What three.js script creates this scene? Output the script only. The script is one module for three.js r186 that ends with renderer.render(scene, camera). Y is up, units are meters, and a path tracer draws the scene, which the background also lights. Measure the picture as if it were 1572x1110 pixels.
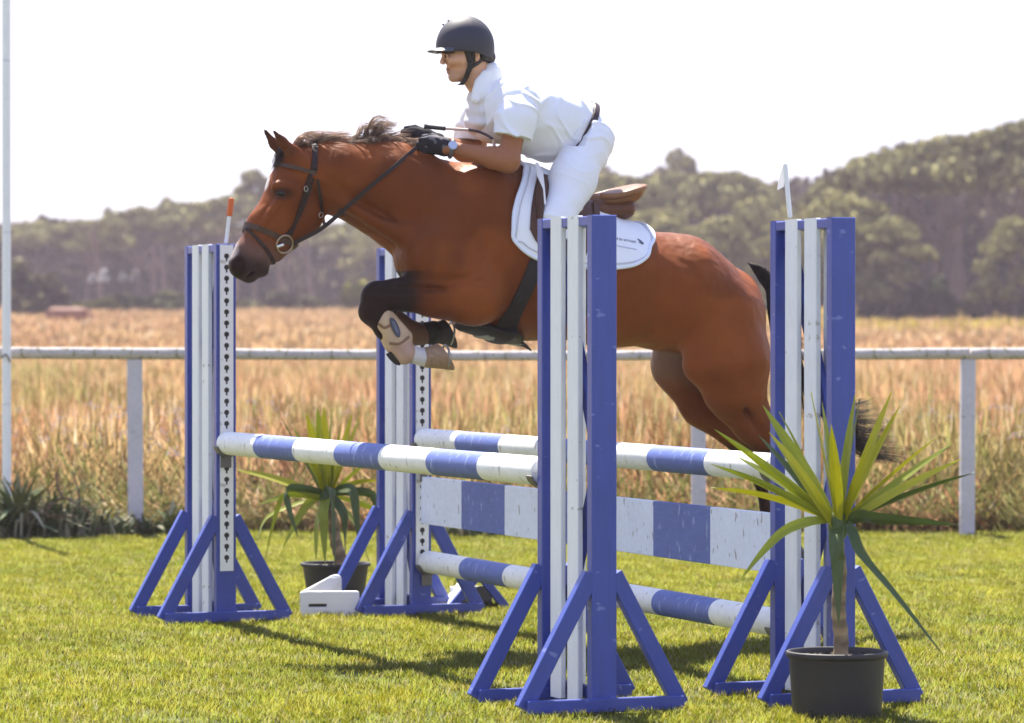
import * as THREE from 'three';
import { mergeGeometries } from 'three/addons/utils/BufferGeometryUtils.js';
import { ImprovedNoise } from 'three/addons/math/ImprovedNoise.js';

// ---------------------------------------------------------------- camera, sky, sun, exposure
const F = 5800, EYE = 1.287, HORIZON = 516, CX = 786;            // focal length in photo pixels, eye height, horizon row, centre column
const scene = new THREE.Scene();
const camera = new THREE.PerspectiveCamera(2 * Math.atan(555 / F) * 180 / Math.PI, 1572 / 1110, 0.5, 3000);
camera.position.set(0, EYE, 0);
camera.lookAt(0, EYE - (555 - HORIZON) / F, -1);
camera.focus = 14.3; camera.userData.fStop = 4.4;
scene.add(camera);
const renderer = new THREE.WebGLRenderer({ antialias: true });
renderer.setSize(1572, 1110);
renderer.toneMapping = THREE.LinearToneMapping;
renderer.toneMappingExposure = 2.9;
renderer.shadowMap.enabled = true;
renderer.shadowMap.type = THREE.PCFSoftShadowMap;

const EL = 59 * Math.PI / 180, AZ = 16 * Math.PI / 180;         // the sun stands high, behind the jump and a little left
const toSun = new THREE.Vector3(-Math.sin(AZ) * Math.cos(EL), Math.sin(EL), -Math.cos(AZ) * Math.cos(EL));
{ // hazy bright summer sky: white at the horizon, pale blue overhead, a broad glow round the sun
  const W = 256, H = 128, d = new Float32Array(W * H * 4);
  for (let j = 0; j < H; j++) for (let i = 0; i < W; i++) {
    const up = ((j + 0.5) / H - 0.5) * Math.PI, az = ((i + 0.5) / W - 0.5) * 2 * Math.PI;
    const v = [Math.cos(az) * Math.cos(up), Math.sin(up), Math.sin(az) * Math.cos(up)];
    const c = v[0] * toSun.x + v[1] * toSun.y + v[2] * toSun.z, y = Math.max(0, v[1]);
    const t = 1 - Math.exp(-y * 3.2), g = Math.exp((c - 1) * 9) * 0.35;
    const o = (j * W + i) * 4;
    d[o] = 0.52 * (1 - t) + 0.125 * t + g; d[o + 1] = 0.515 * (1 - t) + 0.19 * t + g * 0.97; d[o + 2] = 0.545 * (1 - t) + 0.42 * t + g * 0.9; d[o + 3] = 1;
  }
  const sky = new THREE.DataTexture(d, W, H, THREE.RGBAFormat, THREE.FloatType);
  sky.mapping = THREE.EquirectangularReflectionMapping; sky.magFilter = THREE.LinearFilter; sky.needsUpdate = true;
  scene.background = sky; scene.environment = sky;
}
const sun = new THREE.DirectionalLight(new THREE.Color(1, 0.94, 0.83), 5);
sun.name = 'sun';
sun.position.copy(toSun).multiplyScalar(60).add(new THREE.Vector3(0, 0, -16)); sun.target.position.set(0, 0, -16);
sun.castShadow = true; sun.shadow.mapSize.set(2048, 2048); sun.shadow.radius = 1.2;
Object.assign(sun.shadow.camera, { left: -10, right: 10, top: 12, bottom: -12, near: 1, far: 150 });
scene.add(sun, sun.target);
scene.fog = new THREE.FogExp2(new THREE.Color(0.92, 0.79, 0.86), 0.00062);

// ---------------------------------------------------------------- helpers
let seed = 7;
const rnd = () => { seed = (seed + 0x6d2b79f5) | 0; let t = Math.imul(seed ^ (seed >>> 15), 1 | seed); t = (t + Math.imul(t ^ (t >>> 7), 61 | t)) ^ t; return ((t ^ (t >>> 14)) >>> 0) / 4294967296; };
const rr = (a, b) => a + (b - a) * rnd();
const noise = new ImprovedNoise(), nz = (x, y = 0, z = 0) => noise.noise(x, y, z);
const fbm = (x, y, z = 0) => nz(x, y, z) + 0.5 * nz(x * 2.1, y * 2.1, z * 2.1 + 9) + 0.25 * nz(x * 4.3, y * 4.3, z * 4.3 + 4);
const V = (x, y, z) => new THREE.Vector3(x, y, z);
const clamp = THREE.MathUtils.clamp, lerp = THREE.MathUtils.lerp, sstep = (a, b, x) => { const t = clamp((x - a) / (b - a), 0, 1); return t * t * (3 - 2 * t); };
const at = (px, py, z) => V((px - CX) * z / F, EYE - (py - HORIZON) * z / F, -z);     // the point seen at that place of the photograph, that many metres away
const names = {};
const numbered = (n) => { const k = names[n] = (names[n] ?? -1) + 1; return k ? n + '_' + String(k).padStart(3, '0') : n; };
function tag(o, label, category, group, kind) { Object.assign(o.userData, { label, category }); if (group) o.userData.group = group; if (kind) o.userData.kind = kind; return o; }
function thing(name, label, category, pos = V(0, 0, 0), turn = 0, group) {
  const g = new THREE.Group(); g.name = numbered(name); g.position.copy(pos); g.rotation.y = turn; scene.add(g);
  return tag(g, label, category, group);
}
function mesh(name, geo, mat, parent = scene) {
  if (Array.isArray(geo)) geo = mergeGeometries(geo.map((g) => { const q = g.index ? g.toNonIndexed() : g; for (const k of Object.keys(q.attributes)) if (!['position', 'normal', 'uv'].includes(k)) q.deleteAttribute(k); return q; }));
  const m = new THREE.Mesh(geo, mat); m.name = parent === scene ? numbered(name) : name; m.castShadow = m.receiveShadow = true; parent.add(m); return m;
}
function metreUV(g) { // box-mapped uv in metres
  const q = g.index ? g.toNonIndexed() : g, p = q.attributes.position, n = q.attributes.normal, uv = new Float32Array(p.count * 2);
  for (let i = 0; i < p.count; i++) {
    const ax = Math.abs(n.getX(i)), ay = Math.abs(n.getY(i)), az = Math.abs(n.getZ(i));
    if (ay > ax && ay > az) { uv[2 * i] = p.getX(i); uv[2 * i + 1] = p.getZ(i); } else if (ax > az) { uv[2 * i] = p.getZ(i); uv[2 * i + 1] = p.getY(i); } else { uv[2 * i] = p.getX(i); uv[2 * i + 1] = p.getY(i); }
  }
  q.setAttribute('uv', new THREE.BufferAttribute(uv, 2)); return q;
}
function bevelBox(w, h, d, b = 0.003) { // box with chamfered edges, centred
  const s = new THREE.Shape(), x = w / 2 - b, y = h / 2 - b;
  s.moveTo(-x, -y); s.lineTo(x, -y); s.lineTo(x, y); s.lineTo(-x, y); s.closePath();
  const g = new THREE.ExtrudeGeometry(s, { depth: d - 2 * b, bevelEnabled: true, bevelThickness: b, bevelSize: b, bevelSegments: 1, curveSegments: 1 });
  g.translate(0, 0, -d / 2 + b); return g;
}
function bar(a, b, w, t, side) { // chamfered timber of section w x t from a to b; side = direction of w
  const y = b.clone().sub(a), L = y.length(); y.normalize();
  const x = side.clone().addScaledVector(y, -side.dot(y)).normalize(), z = x.clone().cross(y);
  const g = metreUV(bevelBox(w, L, t)), ou = rnd() * 7, ov = rnd() * 5, gu = g.attributes.uv; for (let i = 0; i < gu.count; i++) gu.setXY(i, gu.getX(i) + ou, gu.getY(i) + ov); g.applyMatrix4(new THREE.Matrix4().makeBasis(x, y, z).setPosition(a.clone().add(b).multiplyScalar(0.5))); return g;
}
function tube(points, radius, seg = 8, n = 0, ends = true) { // round tube along points; radius a number or function of 0..1
  const c = new THREE.CatmullRomCurve3(points), N = n || (points.length - 1) * 6, fr = c.computeFrenetFrames(N), pos = [], idx = [], uv = [], L = c.getLength();
  for (let i = 0; i <= N; i++) {
    const p = c.getPointAt(i / N), r = typeof radius === 'number' ? radius : radius(i / N);
    for (let j = 0; j <= seg; j++) { const a = j / seg * 2 * Math.PI; const q = p.clone().addScaledVector(fr.normals[i], Math.cos(a) * r).addScaledVector(fr.binormals[i], Math.sin(a) * r); pos.push(q.x, q.y, q.z); uv.push(j / seg * 2 * Math.PI * r, i / N * L); }
  }
  for (let i = 0; i < N; i++) for (let j = 0; j < seg; j++) { const a = i * (seg + 1) + j, b = a + seg + 1; idx.push(a, a + 1, b, b, a + 1, b + 1); }
  if (ends) for (const [row, flip] of [[0, 1], [N, 0]]) {
    const p = c.getPointAt(row / N), k = pos.length / 3; pos.push(p.x, p.y, p.z); uv.push(0, 0);
    for (let j = 0; j < seg; j++) { const a = row * (seg + 1) + j; flip ? idx.push(k, a + 1, a) : idx.push(k, a, a + 1); }
  }
  const g = new THREE.BufferGeometry(); g.setAttribute('position', new THREE.Float32BufferAttribute(pos, 3)); g.setAttribute('uv', new THREE.Float32BufferAttribute(uv, 2)); g.setIndex(idx); g.computeVertexNormals(); return g;
}
function texture(w, h, fn, srgb = true) {
  const d = new Uint8Array(w * h * 4);
  for (let j = 0; j < h; j++) for (let i = 0; i < w; i++) { const c = fn(i / w, j / h), o = (j * w + i) * 4; for (let k = 0; k < 3; k++) d[o + k] = clamp((c.length ? c[k] : c) * 255, 0, 255); d[o + 3] = 255; }
  const t = new THREE.DataTexture(d, w, h); t.wrapS = t.wrapT = THREE.RepeatWrapping; t.magFilter = THREE.LinearFilter; t.minFilter = THREE.LinearMipmapLinearFilter; t.generateMipmaps = true; if (srgb) t.colorSpace = THREE.SRGBColorSpace; t.needsUpdate = true; return t;
}
const std = (o) => new THREE.MeshStandardMaterial(o), phys = (o) => new THREE.MeshPhysicalMaterial(o);
const lin = (r, g, b) => new THREE.Color().setRGB(r, g, b);

// ---------------------------------------------------------------- signed distance modelling: bodies as one continuous skin
class Field {
  constructor(toLocal) { this.p = []; this.to = toLocal; this.post = null; }
  // tapered capsule from a to b; ra, rb in metres; qa, qb stretch it across (local z)
  cone(a, b, ra, rb, qa = 1, qb = qa, k = 0.04) {
    const [ax, ay, az] = a, dx = b[0] - ax, dy = b[1] - ay, dz = b[2] - az, L2 = dx * dx + dy * dy + dz * dz + 1e-9;
    const rm = Math.max(ra * Math.max(1, qa), rb * Math.max(1, qb)) + k;
    this.p.push({ k, sign: 1, c: [ax + dx / 2, ay + dy / 2, az + dz / 2], R: Math.sqrt(L2) / 2 + rm, f: (x, y, z) => {
      const px = x - ax, py = y - ay, pz = z - az; let h = (px * dx + py * dy + pz * dz) / L2; h = h < 0 ? 0 : h > 1 ? 1 : h;
      const ex = px - dx * h, ey = py - dy * h, ez = (pz - dz * h) / (qa + (qb - qa) * h); return Math.sqrt(ex * ex + ey * ey + ez * ez) - (ra + (rb - ra) * h);
    } }); return this;
  }
  ball(c, rx, ry, rz, turn = 0, k = 0.03, sign = 1) {
    const s = Math.sin(turn), o = Math.cos(turn);
    this.p.push({ k, sign, c, R: Math.max(rx, ry, rz) + k, f: (x, y, z) => {
      const a = x - c[0], b = y - c[1], u = a * o + b * s, v = -a * s + b * o, w = z - c[2];
      const k0 = Math.sqrt(u * u / rx / rx + v * v / ry / ry + w * w / rz / rz), k1 = Math.sqrt(u * u / rx ** 4 + v * v / ry ** 4 + w * w / rz ** 4); return k1 < 1e-9 ? -Math.min(rx, ry, rz) : k0 * (k0 - 1) / k1;
    } }); return this;
  }
  cut(f) { this.p.push({ k: 0, sign: 2, c: [0, 0, 0], R: 1e9, f }); return this; }     // keep only where f < 0
  ev(x, y, z, list = this.p) {
    let d = 10;
    for (let i = 0; i < list.length; i++) {
      const q = list[i], e = q.f(x, y, z);
      if (q.sign === 2) { if (e > d) d = e; continue; }
      if (q.sign === 1) { const h = Math.max(q.k - Math.abs(d - e), 0) / q.k; d = Math.min(d, e) - h * h * q.k * 0.25; } else { const h = Math.max(q.k - Math.abs(d + e), 0) / q.k; d = Math.max(d, -e) + h * h * q.k * 0.25; }
    }
    return this.post ? this.post(d, x, y, z) : d;
  }
  grad(x, y, z, e = 0.003) { return V(this.ev(x + e, y, z) - this.ev(x - e, y, z), this.ev(x, y + e, z) - this.ev(x, y - e, z), this.ev(x, y, z + e) - this.ev(x, y, z - e)).normalize(); }
  mesh(cell, colour) { // surface nets on a grid evaluated only near the skin
    const lo = [1e9, 1e9, 1e9], hi = [-1e9, -1e9, -1e9];
    for (const q of this.p) if (q.sign === 1) for (let k = 0; k < 3; k++) { lo[k] = Math.min(lo[k], q.c[k] - q.R); hi[k] = Math.max(hi[k], q.c[k] + q.R); }
    const B = 10, nb = [0, 1, 2].map((k) => Math.ceil((hi[k] - lo[k]) / cell / B)), n = nb.map((b) => b * B + 1), val = new Float32Array(n[0] * n[1] * n[2]).fill(1), at3 = (i, j, k) => (k * n[1] + j) * n[0] + i, half = B * cell * 0.87;
    const active = [];
    for (let bk = 0; bk < nb[2]; bk++) for (let bj = 0; bj < nb[1]; bj++) for (let bi = 0; bi < nb[0]; bi++) {
      const c = [lo[0] + (bi + 0.5) * B * cell, lo[1] + (bj + 0.5) * B * cell, lo[2] + (bk + 0.5) * B * cell];
      const list = this.p.filter((q) => q.sign === 2 || (q.c[0] - c[0]) ** 2 + (q.c[1] - c[1]) ** 2 + (q.c[2] - c[2]) ** 2 < (q.R + half * 1.5) ** 2);
      if (!list.some((q) => q.sign === 1)) continue;
      const d0 = this.ev(c[0], c[1], c[2], list);
      const x0 = bi * B, y0 = bj * B, z0 = bk * B;
      const skip = Math.abs(d0) > half * 2.4;
      if (!skip) active.push([x0, y0, z0]);
      for (let k = z0; k <= z0 + B; k++) for (let j = y0; j <= y0 + B; j++) for (let i = x0; i <= x0 + B; i++) {
        const o = at3(i, j, k); if (skip) { if (val[o] === 1) val[o] = d0; } else val[o] = this.ev(lo[0] + i * cell, lo[1] + j * cell, lo[2] + k * cell, list);
      }
    }
    const id = new Map(), pos = [], idx = [];
    for (const [x0, y0, z0] of active) for (let k = z0; k < z0 + B; k++) for (let j = y0; j < y0 + B; j++) for (let i = x0; i < x0 + B; i++) {
      let sx = 0, sy = 0, sz = 0, c = 0; const v = [];
      for (let m = 0; m < 8; m++) v.push(val[at3(i + (m & 1), j + ((m >> 1) & 1), k + (m >> 2))]);
      let neg = 0; for (const w of v) if (w < 0) neg++; if (neg === 0 || neg === 8) continue;
      for (let m = 0; m < 8; m++) for (const bit of [1, 2, 4]) if (!(m & bit)) { const a = v[m], b = v[m | bit]; if ((a < 0) !== (b < 0)) { const t = a / (a - b); sx += (m & 1) + (bit === 1 ? t : 0); sy += ((m >> 1) & 1) + (bit === 2 ? t : 0); sz += (m >> 2) + (bit === 4 ? t : 0); c++; } }
      id.set(at3(i, j, k), pos.length / 3); pos.push(lo[0] + (i + sx / c) * cell, lo[1] + (j + sy / c) * cell, lo[2] + (k + sz / c) * cell);
    }
    const quad = (a, b, c, d, f) => { if (a === undefined || b === undefined || c === undefined || d === undefined) return; f ? idx.push(a, b, c, a, c, d) : idx.push(a, c, b, a, d, c); };
    const sx = 1, sy = n[0], sz = n[0] * n[1];
    for (const [o, v] of id) {
      const a = val[o] < 0;
      if (a !== (val[o + sx] < 0)) quad(v, id.get(o - sy), id.get(o - sy - sz), id.get(o - sz), a);
      if (a !== (val[o + sy] < 0)) quad(v, id.get(o - sz), id.get(o - sx - sz), id.get(o - sx), a);
      if (a !== (val[o + sz] < 0)) quad(v, id.get(o - sx), id.get(o - sx - sy), id.get(o - sy), a);
    }
    const N = pos.length / 3, nor = new Float32Array(N * 3), col = colour ? new Float32Array(N * 3) : null;
    for (let i = 0; i < N; i++) {
      const g = this.grad(pos[3 * i], pos[3 * i + 1], pos[3 * i + 2], cell * 0.6); nor.set([g.x, g.y, g.z], 3 * i);
      if (col) col.set(colour(pos[3 * i], pos[3 * i + 1], pos[3 * i + 2], g), 3 * i);
    }
    const g = new THREE.BufferGeometry(); g.setAttribute('position', new THREE.Float32BufferAttribute(pos, 3)); g.setAttribute('normal', new THREE.BufferAttribute(nor, 3));
    const uv = new Float32Array(N * 2); for (let i = 0; i < N; i++) { uv[2 * i] = pos[3 * i] + pos[3 * i + 2] * 0.7; uv[2 * i + 1] = pos[3 * i + 1] + pos[3 * i + 2] * 0.3; }
    g.setAttribute('uv', new THREE.BufferAttribute(uv, 2));
    if (col) g.setAttribute('color', new THREE.BufferAttribute(col, 3));
    g.setIndex(idx); return g;
  }
}

// ---------------------------------------------------------------- ground: one sheet, mown lawn in front of the fence, rising dry field behind it
const FENCE_Z = 24.4;
const groundY = (x, z) => (z < 26 ? 0 : 1.95 * Math.pow((z - 26) / 149, 1.6) * (z > 175 ? Math.pow(175 / z, 0.9) : 1)) + (z > 24.6 ? 0.03 * nz(x * 0.5, z * 0.5) : 0.006 * nz(x * 1.5, z * 1.5));
const lawnEdge = (x) => 24.55 + 0.18 * nz(x * 1.3, 4.2) + 0.08 * nz(x * 5, 1.2);
{
  const zs = [], xs = [];
  for (let z = -20; z < 11; z += 3) zs.push(z); for (let z = 11; z < 27; z += 0.12) zs.push(z); for (let z = 27; z < 60; z += 1) zs.push(z); for (let z = 60; z < 200; z += 4) zs.push(z); for (let z = 200; z <= 1400; z += 60) zs.push(z);
  for (let x = -700; x < -30; x += 40) xs.push(x); for (let x = -30; x < -5; x += 1.5) xs.push(x); for (let x = -5; x < 5; x += 0.12) xs.push(x); for (let x = 5; x < 30; x += 1.5) xs.push(x); for (let x = 30; x <= 700; x += 40) xs.push(x);
  const pos = [], col = [], uv = [], idx = [], nx = xs.length;
  for (const z of zs) for (const x of xs) {
    pos.push(x, groundY(x, z), -z); uv.push(x, z);
    const m = 0.5 + 0.5 * fbm(x * 1.1, z * 0.7), e = sstep(-0.15, 0.25, z - lawnEdge(x));
    const lawn = [lerp(0.075, 0.12, m), lerp(0.095, 0.125, m), lerp(0.02, 0.03, m)], dry = [lerp(0.24, 0.34, m), lerp(0.16, 0.22, m), lerp(0.07, 0.11, m)];
    for (let k = 0; k < 3; k++) col.push(lerp(lawn[k], dry[k], e));
  }
  for (let j = 0; j + 1 < zs.length; j++) for (let i = 0; i + 1 < nx; i++) { const a = j * nx + i; idx.push(a, a + 1, a + nx, a + 1, a + nx + 1, a + nx); }
  const g = new THREE.BufferGeometry(); g.setAttribute('position', new THREE.Float32BufferAttribute(pos, 3)); g.setAttribute('color', new THREE.Float32BufferAttribute(col, 3)); g.setAttribute('uv', new THREE.Float32BufferAttribute(uv, 2)); g.setIndex(idx); g.computeVertexNormals();
  const soil = texture(256, 256, (u, v) => { const a = 0.5 + 0.5 * nz(u * 40, v * 40, 2) + 0.3 * nz(u * 110, v * 110, 5); return a; }, false);
  const gm = mesh('ground', g, std({ vertexColors: true, roughness: 1, bumpMap: soil, bumpScale: 0.02 })); gm.userData.kind = 'structure';
}
const inView = (z, m) => 0.1356 * z + m;
function tuftGeo(n, spread, h, w, lean, stalks = 0) { // n blades, each three triangles, a few with a seed head
  const pos = [], nor = [], idx = [], uv = [];
  for (let i = 0; i < n; i++) {
    const a = rr(0, 6.283), r = spread * Math.sqrt(rnd()), x = Math.cos(a) * r, z = Math.sin(a) * r, b = rr(0, 6.283), H = h * rr(0.55, 1), l = lean * H * rr(0.2, 1), dx = Math.cos(b) * l, dz = Math.sin(b) * l, c = rr(0, 3.1416), wx = Math.cos(c) * w / 2, wz = Math.sin(c) * w / 2, o = pos.length / 3;
    pos.push(x - wx, 0, z - wz, x + wx, 0, z + wz, x - wx * 0.8 + dx * 0.35, H * 0.55, z - wz * 0.8 + dz * 0.35, x + wx * 0.8 + dx * 0.35, H * 0.55, z + wz * 0.8 + dz * 0.35, x + dx, H, z + dz);
    for (let k = 0; k < 5; k++) { nor.push(dx * 0.4, 0.9, dz * 0.4); uv.push(k & 1, [0, 0, 0.55, 0.55, 1][k]); }
    idx.push(o, o + 1, o + 2, o + 1, o + 3, o + 2, o + 2, o + 3, o + 4);
    if (i < stalks) { const q = pos.length / 3, s = w * 2.6, t = H * 0.30; // plume
      pos.push(x + dx - wx / w * s, H * 0.95, z + dz - wz / w * s, x + dx + wx / w * s, H * 0.95, z + dz + wz / w * s, x + dx * 1.25, H + t, z + dz * 1.25, x + dx * 0.9, H * 0.78, z + dz * 0.9);
      for (let k = 0; k < 4; k++) { nor.push(0, 1, 0.2); uv.push(0.5, 1); } idx.push(q, q + 1, q + 2, q, q + 3, q + 1); }
  }
  const g = new THREE.BufferGeometry(); g.setAttribute('position', new THREE.Float32BufferAttribute(pos, 3)); g.setAttribute('normal', new THREE.Float32BufferAttribute(nor, 3)); g.setAttribute('uv', new THREE.Float32BufferAttribute(uv, 2)); g.setIndex(idx); return g;
}
function scatter(name, geo, mat, list, label, category) { // list of [x, y, z, scale, height, colour]
  const im = new THREE.InstancedMesh(geo, mat, list.length), M = new THREE.Matrix4(), q = new THREE.Quaternion(), up = V(0, 1, 0);
  list.forEach(([x, y, z, s, h, c], i) => { q.setFromAxisAngle(up, rr(0, 6.283)); M.compose(V(x, y, z), q, V(s, h, s)); im.setMatrixAt(i, M); im.setColorAt(i, c); });
  im.name = numbered(name); im.castShadow = im.receiveShadow = true; scene.add(im); return tag(im, label, category, null, 'stuff');
}
{
  const list = [];
  for (let i = 0; i < 52000; i++) {
    const z = Math.sqrt(lerp(11.6 ** 2, 25 ** 2, rnd())), x = rr(-1, 1) * inView(z, 0.7), m = 0.5 + 0.5 * fbm(x * 1.6, z * 1.1, 3), dry = rnd();
    if (z > lawnEdge(x) + 0.1) continue;
    const c = dry < 0.13 ? lin(0.30, 0.26, 0.10) : lin(lerp(0.175, 0.315, m) * rr(0.85, 1.15), lerp(0.20, 0.305, m) * rr(0.9, 1.1), lerp(0.008, 0.017, m));
    list.push([x, groundY(x, z) - 0.004, -z, rr(0.8, 1.3), rr(0.6, 1.15) * (0.8 + 0.45 * m), c]);
  }
  scatter('lawn_grass', tuftGeo(13, 0.055, 0.037, 0.0036, 0.9), phys({ color: 0xffffff, roughness: 0.85, transmission: 0.4, thickness: 0, specularIntensity: 0.08 }), list, 'short yellow-green mown grass covering the ground under and before the jump', 'lawn grass');
}
{
  const list = [], far = [];
  const hue = (x, z) => {
    const a = fbm(x * 0.55 * 20 / z, z * 0.16, 1), b = nz(x * 1.7, z * 0.9, 7), r = rnd(), t = sstep(30, 70, z);
    let c = lin(lerp(0.52, 0.62, t), lerp(0.345, 0.39, t), lerp(0.145, 0.185, t));                        // straw
    if (a < -0.22 && t < 0.9) c = lin(0.40, 0.31, 0.11);            // olive
    else if (a > 0.18) c = lin(0.61, 0.34, 0.18);                         // russet, pinkish seed heads
    if (b > 0.26 && t < 0.6) c = lin(0.46, 0.22, 0.10);
    if (r < 0.09 * (1 - t)) c = lin(0.24, 0.25, 0.06); else if (r > 0.93) c = lin(0.66, 0.52, 0.34);
    return c.multiplyScalar(0.60 * rr(0.62, 1.3));
  };
  for (let i = 0; i < 11000; i++) { const z = lerp(24.75, 33, Math.pow(rnd(), 1.3)), x = rr(-1, 1) * inView(z, 1); const g = sstep(24.6, 26.2, z); list.push([x, groundY(x, z), -z, rr(0.8, 1.2), rr(0.5, 1.0) * (0.32 + 0.68 * g), z < 25.6 && rnd() < 0.5 ? lin(0.14, 0.14, 0.035) : hue(x, z)]); }
  for (let i = 0; i < 19000; i++) { const z = Math.sqrt(lerp(33 ** 2, 66 ** 2, rnd())), x = rr(-1, 1) * inView(z, 1.5); list.push([x, groundY(x, z), -z, rr(0.9, 1.5), rr(0.6, 1.05), hue(x, z)]); }
  for (let i = 0; i < 26000; i++) { const z = Math.sqrt(lerp(66 ** 2, 182 ** 2, rnd())), x = rr(-1, 1) * inView(z, 4); if (z > 132 && z < 152 && Math.abs(x + 17.4 * z / 150) < 1.7 && rnd() < 0.8) continue; const c = hue(x, z); if (x > 8 && z > 120 && rnd() < 0.5) c.setRGB(0.33, 0.25, 0.035); far.push([x, groundY(x, z), -z, rr(2.2, 3.6), rr(0.6, 1.0), c]); }
  const m = phys({ color: 0xffffff, roughness: 0.9, transmission: 0.3, thickness: 0, specularIntensity: 0.08 });
  scatter('dry_grass', tuftGeo(22, 0.18, 0.66, 0.0065, 0.95, 9), m, list, 'tall straw-coloured dry grass growing in the field just behind the white fence', 'dry grass');
  scatter('meadow_grass', tuftGeo(22, 0.22, 0.62, 0.014, 0.4, 8), m, far, 'peach-coloured dry meadow stretching from mid field to the pine trees', 'meadow');
  // lilac and white wild flowers standing in the dry grass
  const fl = []; for (let i = 0; i < 260; i++) { const side = rnd(), x = side < 0.55 ? rr(-3.6, -1.6) : side < 0.8 ? rr(2.4, 3.9) : rr(-1.5, 2.4), z = rr(25.4, 30), y = groundY(x, z); fl.push([x, y + rr(0.3, 0.8), -z, rr(0.7, 1.3), rr(0.7, 1.3), rnd() < 0.7 ? lin(0.30, 0.24, 0.32) : lin(0.36, 0.33, 0.28)]); }
  const petal = []; for (let k = 0; k < 7; k++) { const q = new THREE.OctahedronGeometry(0.009); q.scale(1, 0.6, 1); q.translate(rr(-0.035, 0.035), rr(-0.045, 0.045), rr(-0.035, 0.035)); petal.push(q); }
  scatter('wild_flowers', mergeGeometries(petal), std({ roughness: 0.9 }), fl, 'small lilac and white wild flowers scattered through the tall grass behind the fence', 'wild flowers');
}

// ---------------------------------------------------------------- paint and wood
const grainTex = (base, amp, scuff, scuffCol, s = 1) => texture(256, 512, (u, v) => {
  const g = nz(u * 46, v * 5 * s, s) * 0.6 + nz(u * 120, v * 9 * s, 3 + s) * 0.4, w = fbm(u * 7, v * 7, 11 + s), sc = fbm(u * 16, v * 30, 21 + s);
  const k = 1 + amp * g + amp * 0.5 * w, t = sstep(scuff, scuff + 0.18, sc); return [0, 1, 2].map((i) => lerp(base[i] * k, scuffCol[i], t * 0.8));
});
const grainBump = texture(256, 512, (u, v) => 0.5 + 0.3 * nz(u * 60, v * 5, 1) + 0.2 * nz(u * 150, v * 12, 2), false);
const bluePaint = phys({ clearcoat: 0.35, clearcoatRoughness: 0.25, map: grainTex([0.19, 0.265, 0.59], 0.09, 0.62, [0.42, 0.46, 0.70]), roughness: 0.52, bumpMap: grainBump, bumpScale: 0.0006 });
const whitePaint = std({ map: grainTex([0.90, 0.90, 0.895], 0.03, 0.66, [0.72, 0.70, 0.66], 2), roughness: 0.55, bumpMap: grainBump, bumpScale: 0.0006 });
const poleBlue = std({ map: grainTex([0.335, 0.40, 0.64], 0.10, 0.46, [0.56, 0.60, 0.76], 3), roughness: 0.6, bumpMap: grainBump, bumpScale: 0.0008 });
const poleWhite = std({ map: grainTex([0.90, 0.895, 0.87], 0.05, 0.50, [0.62, 0.585, 0.52], 4), roughness: 0.6, bumpMap: grainBump, bumpScale: 0.0008 });
const rawWood = std({ map: grainTex([0.66, 0.58, 0.47], 0.12, 0.6, [0.45, 0.38, 0.30], 5), roughness: 0.85, bumpMap: grainBump, bumpScale: 0.001 });
const fencePaint = std({ map: grainTex([0.74, 0.72, 0.735], 0.07, 0.62, [0.50, 0.48, 0.47], 6), roughness: 0.85, bumpMap: grainBump, bumpScale: 0.002 });
const mossWood = std({ map: grainTex([0.70, 0.665, 0.64], 0.12, 0.30, [0.46, 0.45, 0.33], 7), roughness: 0.95, bumpMap: grainBump, bumpScale: 0.004 });
const darkSteel = std({ color: lin(0.16, 0.15, 0.15), roughness: 0.5, metalness: 0.6 });
const blackPlastic = std({ color: lin(0.018, 0.017, 0.017), roughness: 0.5 });

// ---------------------------------------------------------------- jump standards
// local axes: x across the jump (the way the horse travels, towards its tail), y up, z along the poles towards the camera; origin under the post that is nearest the camera
const TURN = 21.5 * Math.PI / 180, WING_H = 1.7, PANEL = 0.455, PW = 0.092, PT = 0.045;
const stripGeo = (() => { // white track with keyholes cut through it
  const s = new THREE.Shape(), w = 0.031, top = 1.46; s.moveTo(-w, 0); s.lineTo(w, 0); s.lineTo(w, top); s.lineTo(-w, top); s.closePath();
  for (let i = 0; i < 28; i++) { const y = 0.05 + i * 0.05, h = new THREE.Path(); h.moveTo(-0.0045, y - 0.013); h.lineTo(0.0045, y - 0.013); h.lineTo(0.0045, y); for (let a = -60; a <= 240; a += 30) h.lineTo(0.0125 * Math.cos(a * Math.PI / 180), y + 0.010 + 0.0125 * Math.sin(a * Math.PI / 180)); h.lineTo(-0.0045, y); h.closePath(); s.holes.push(h); }
  return metreUV(new THREE.ExtrudeGeometry(s, { depth: 0.004, bevelEnabled: false }));
})();
const X = V(1, 0, 0), Z = V(0, 0, 1);
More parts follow.
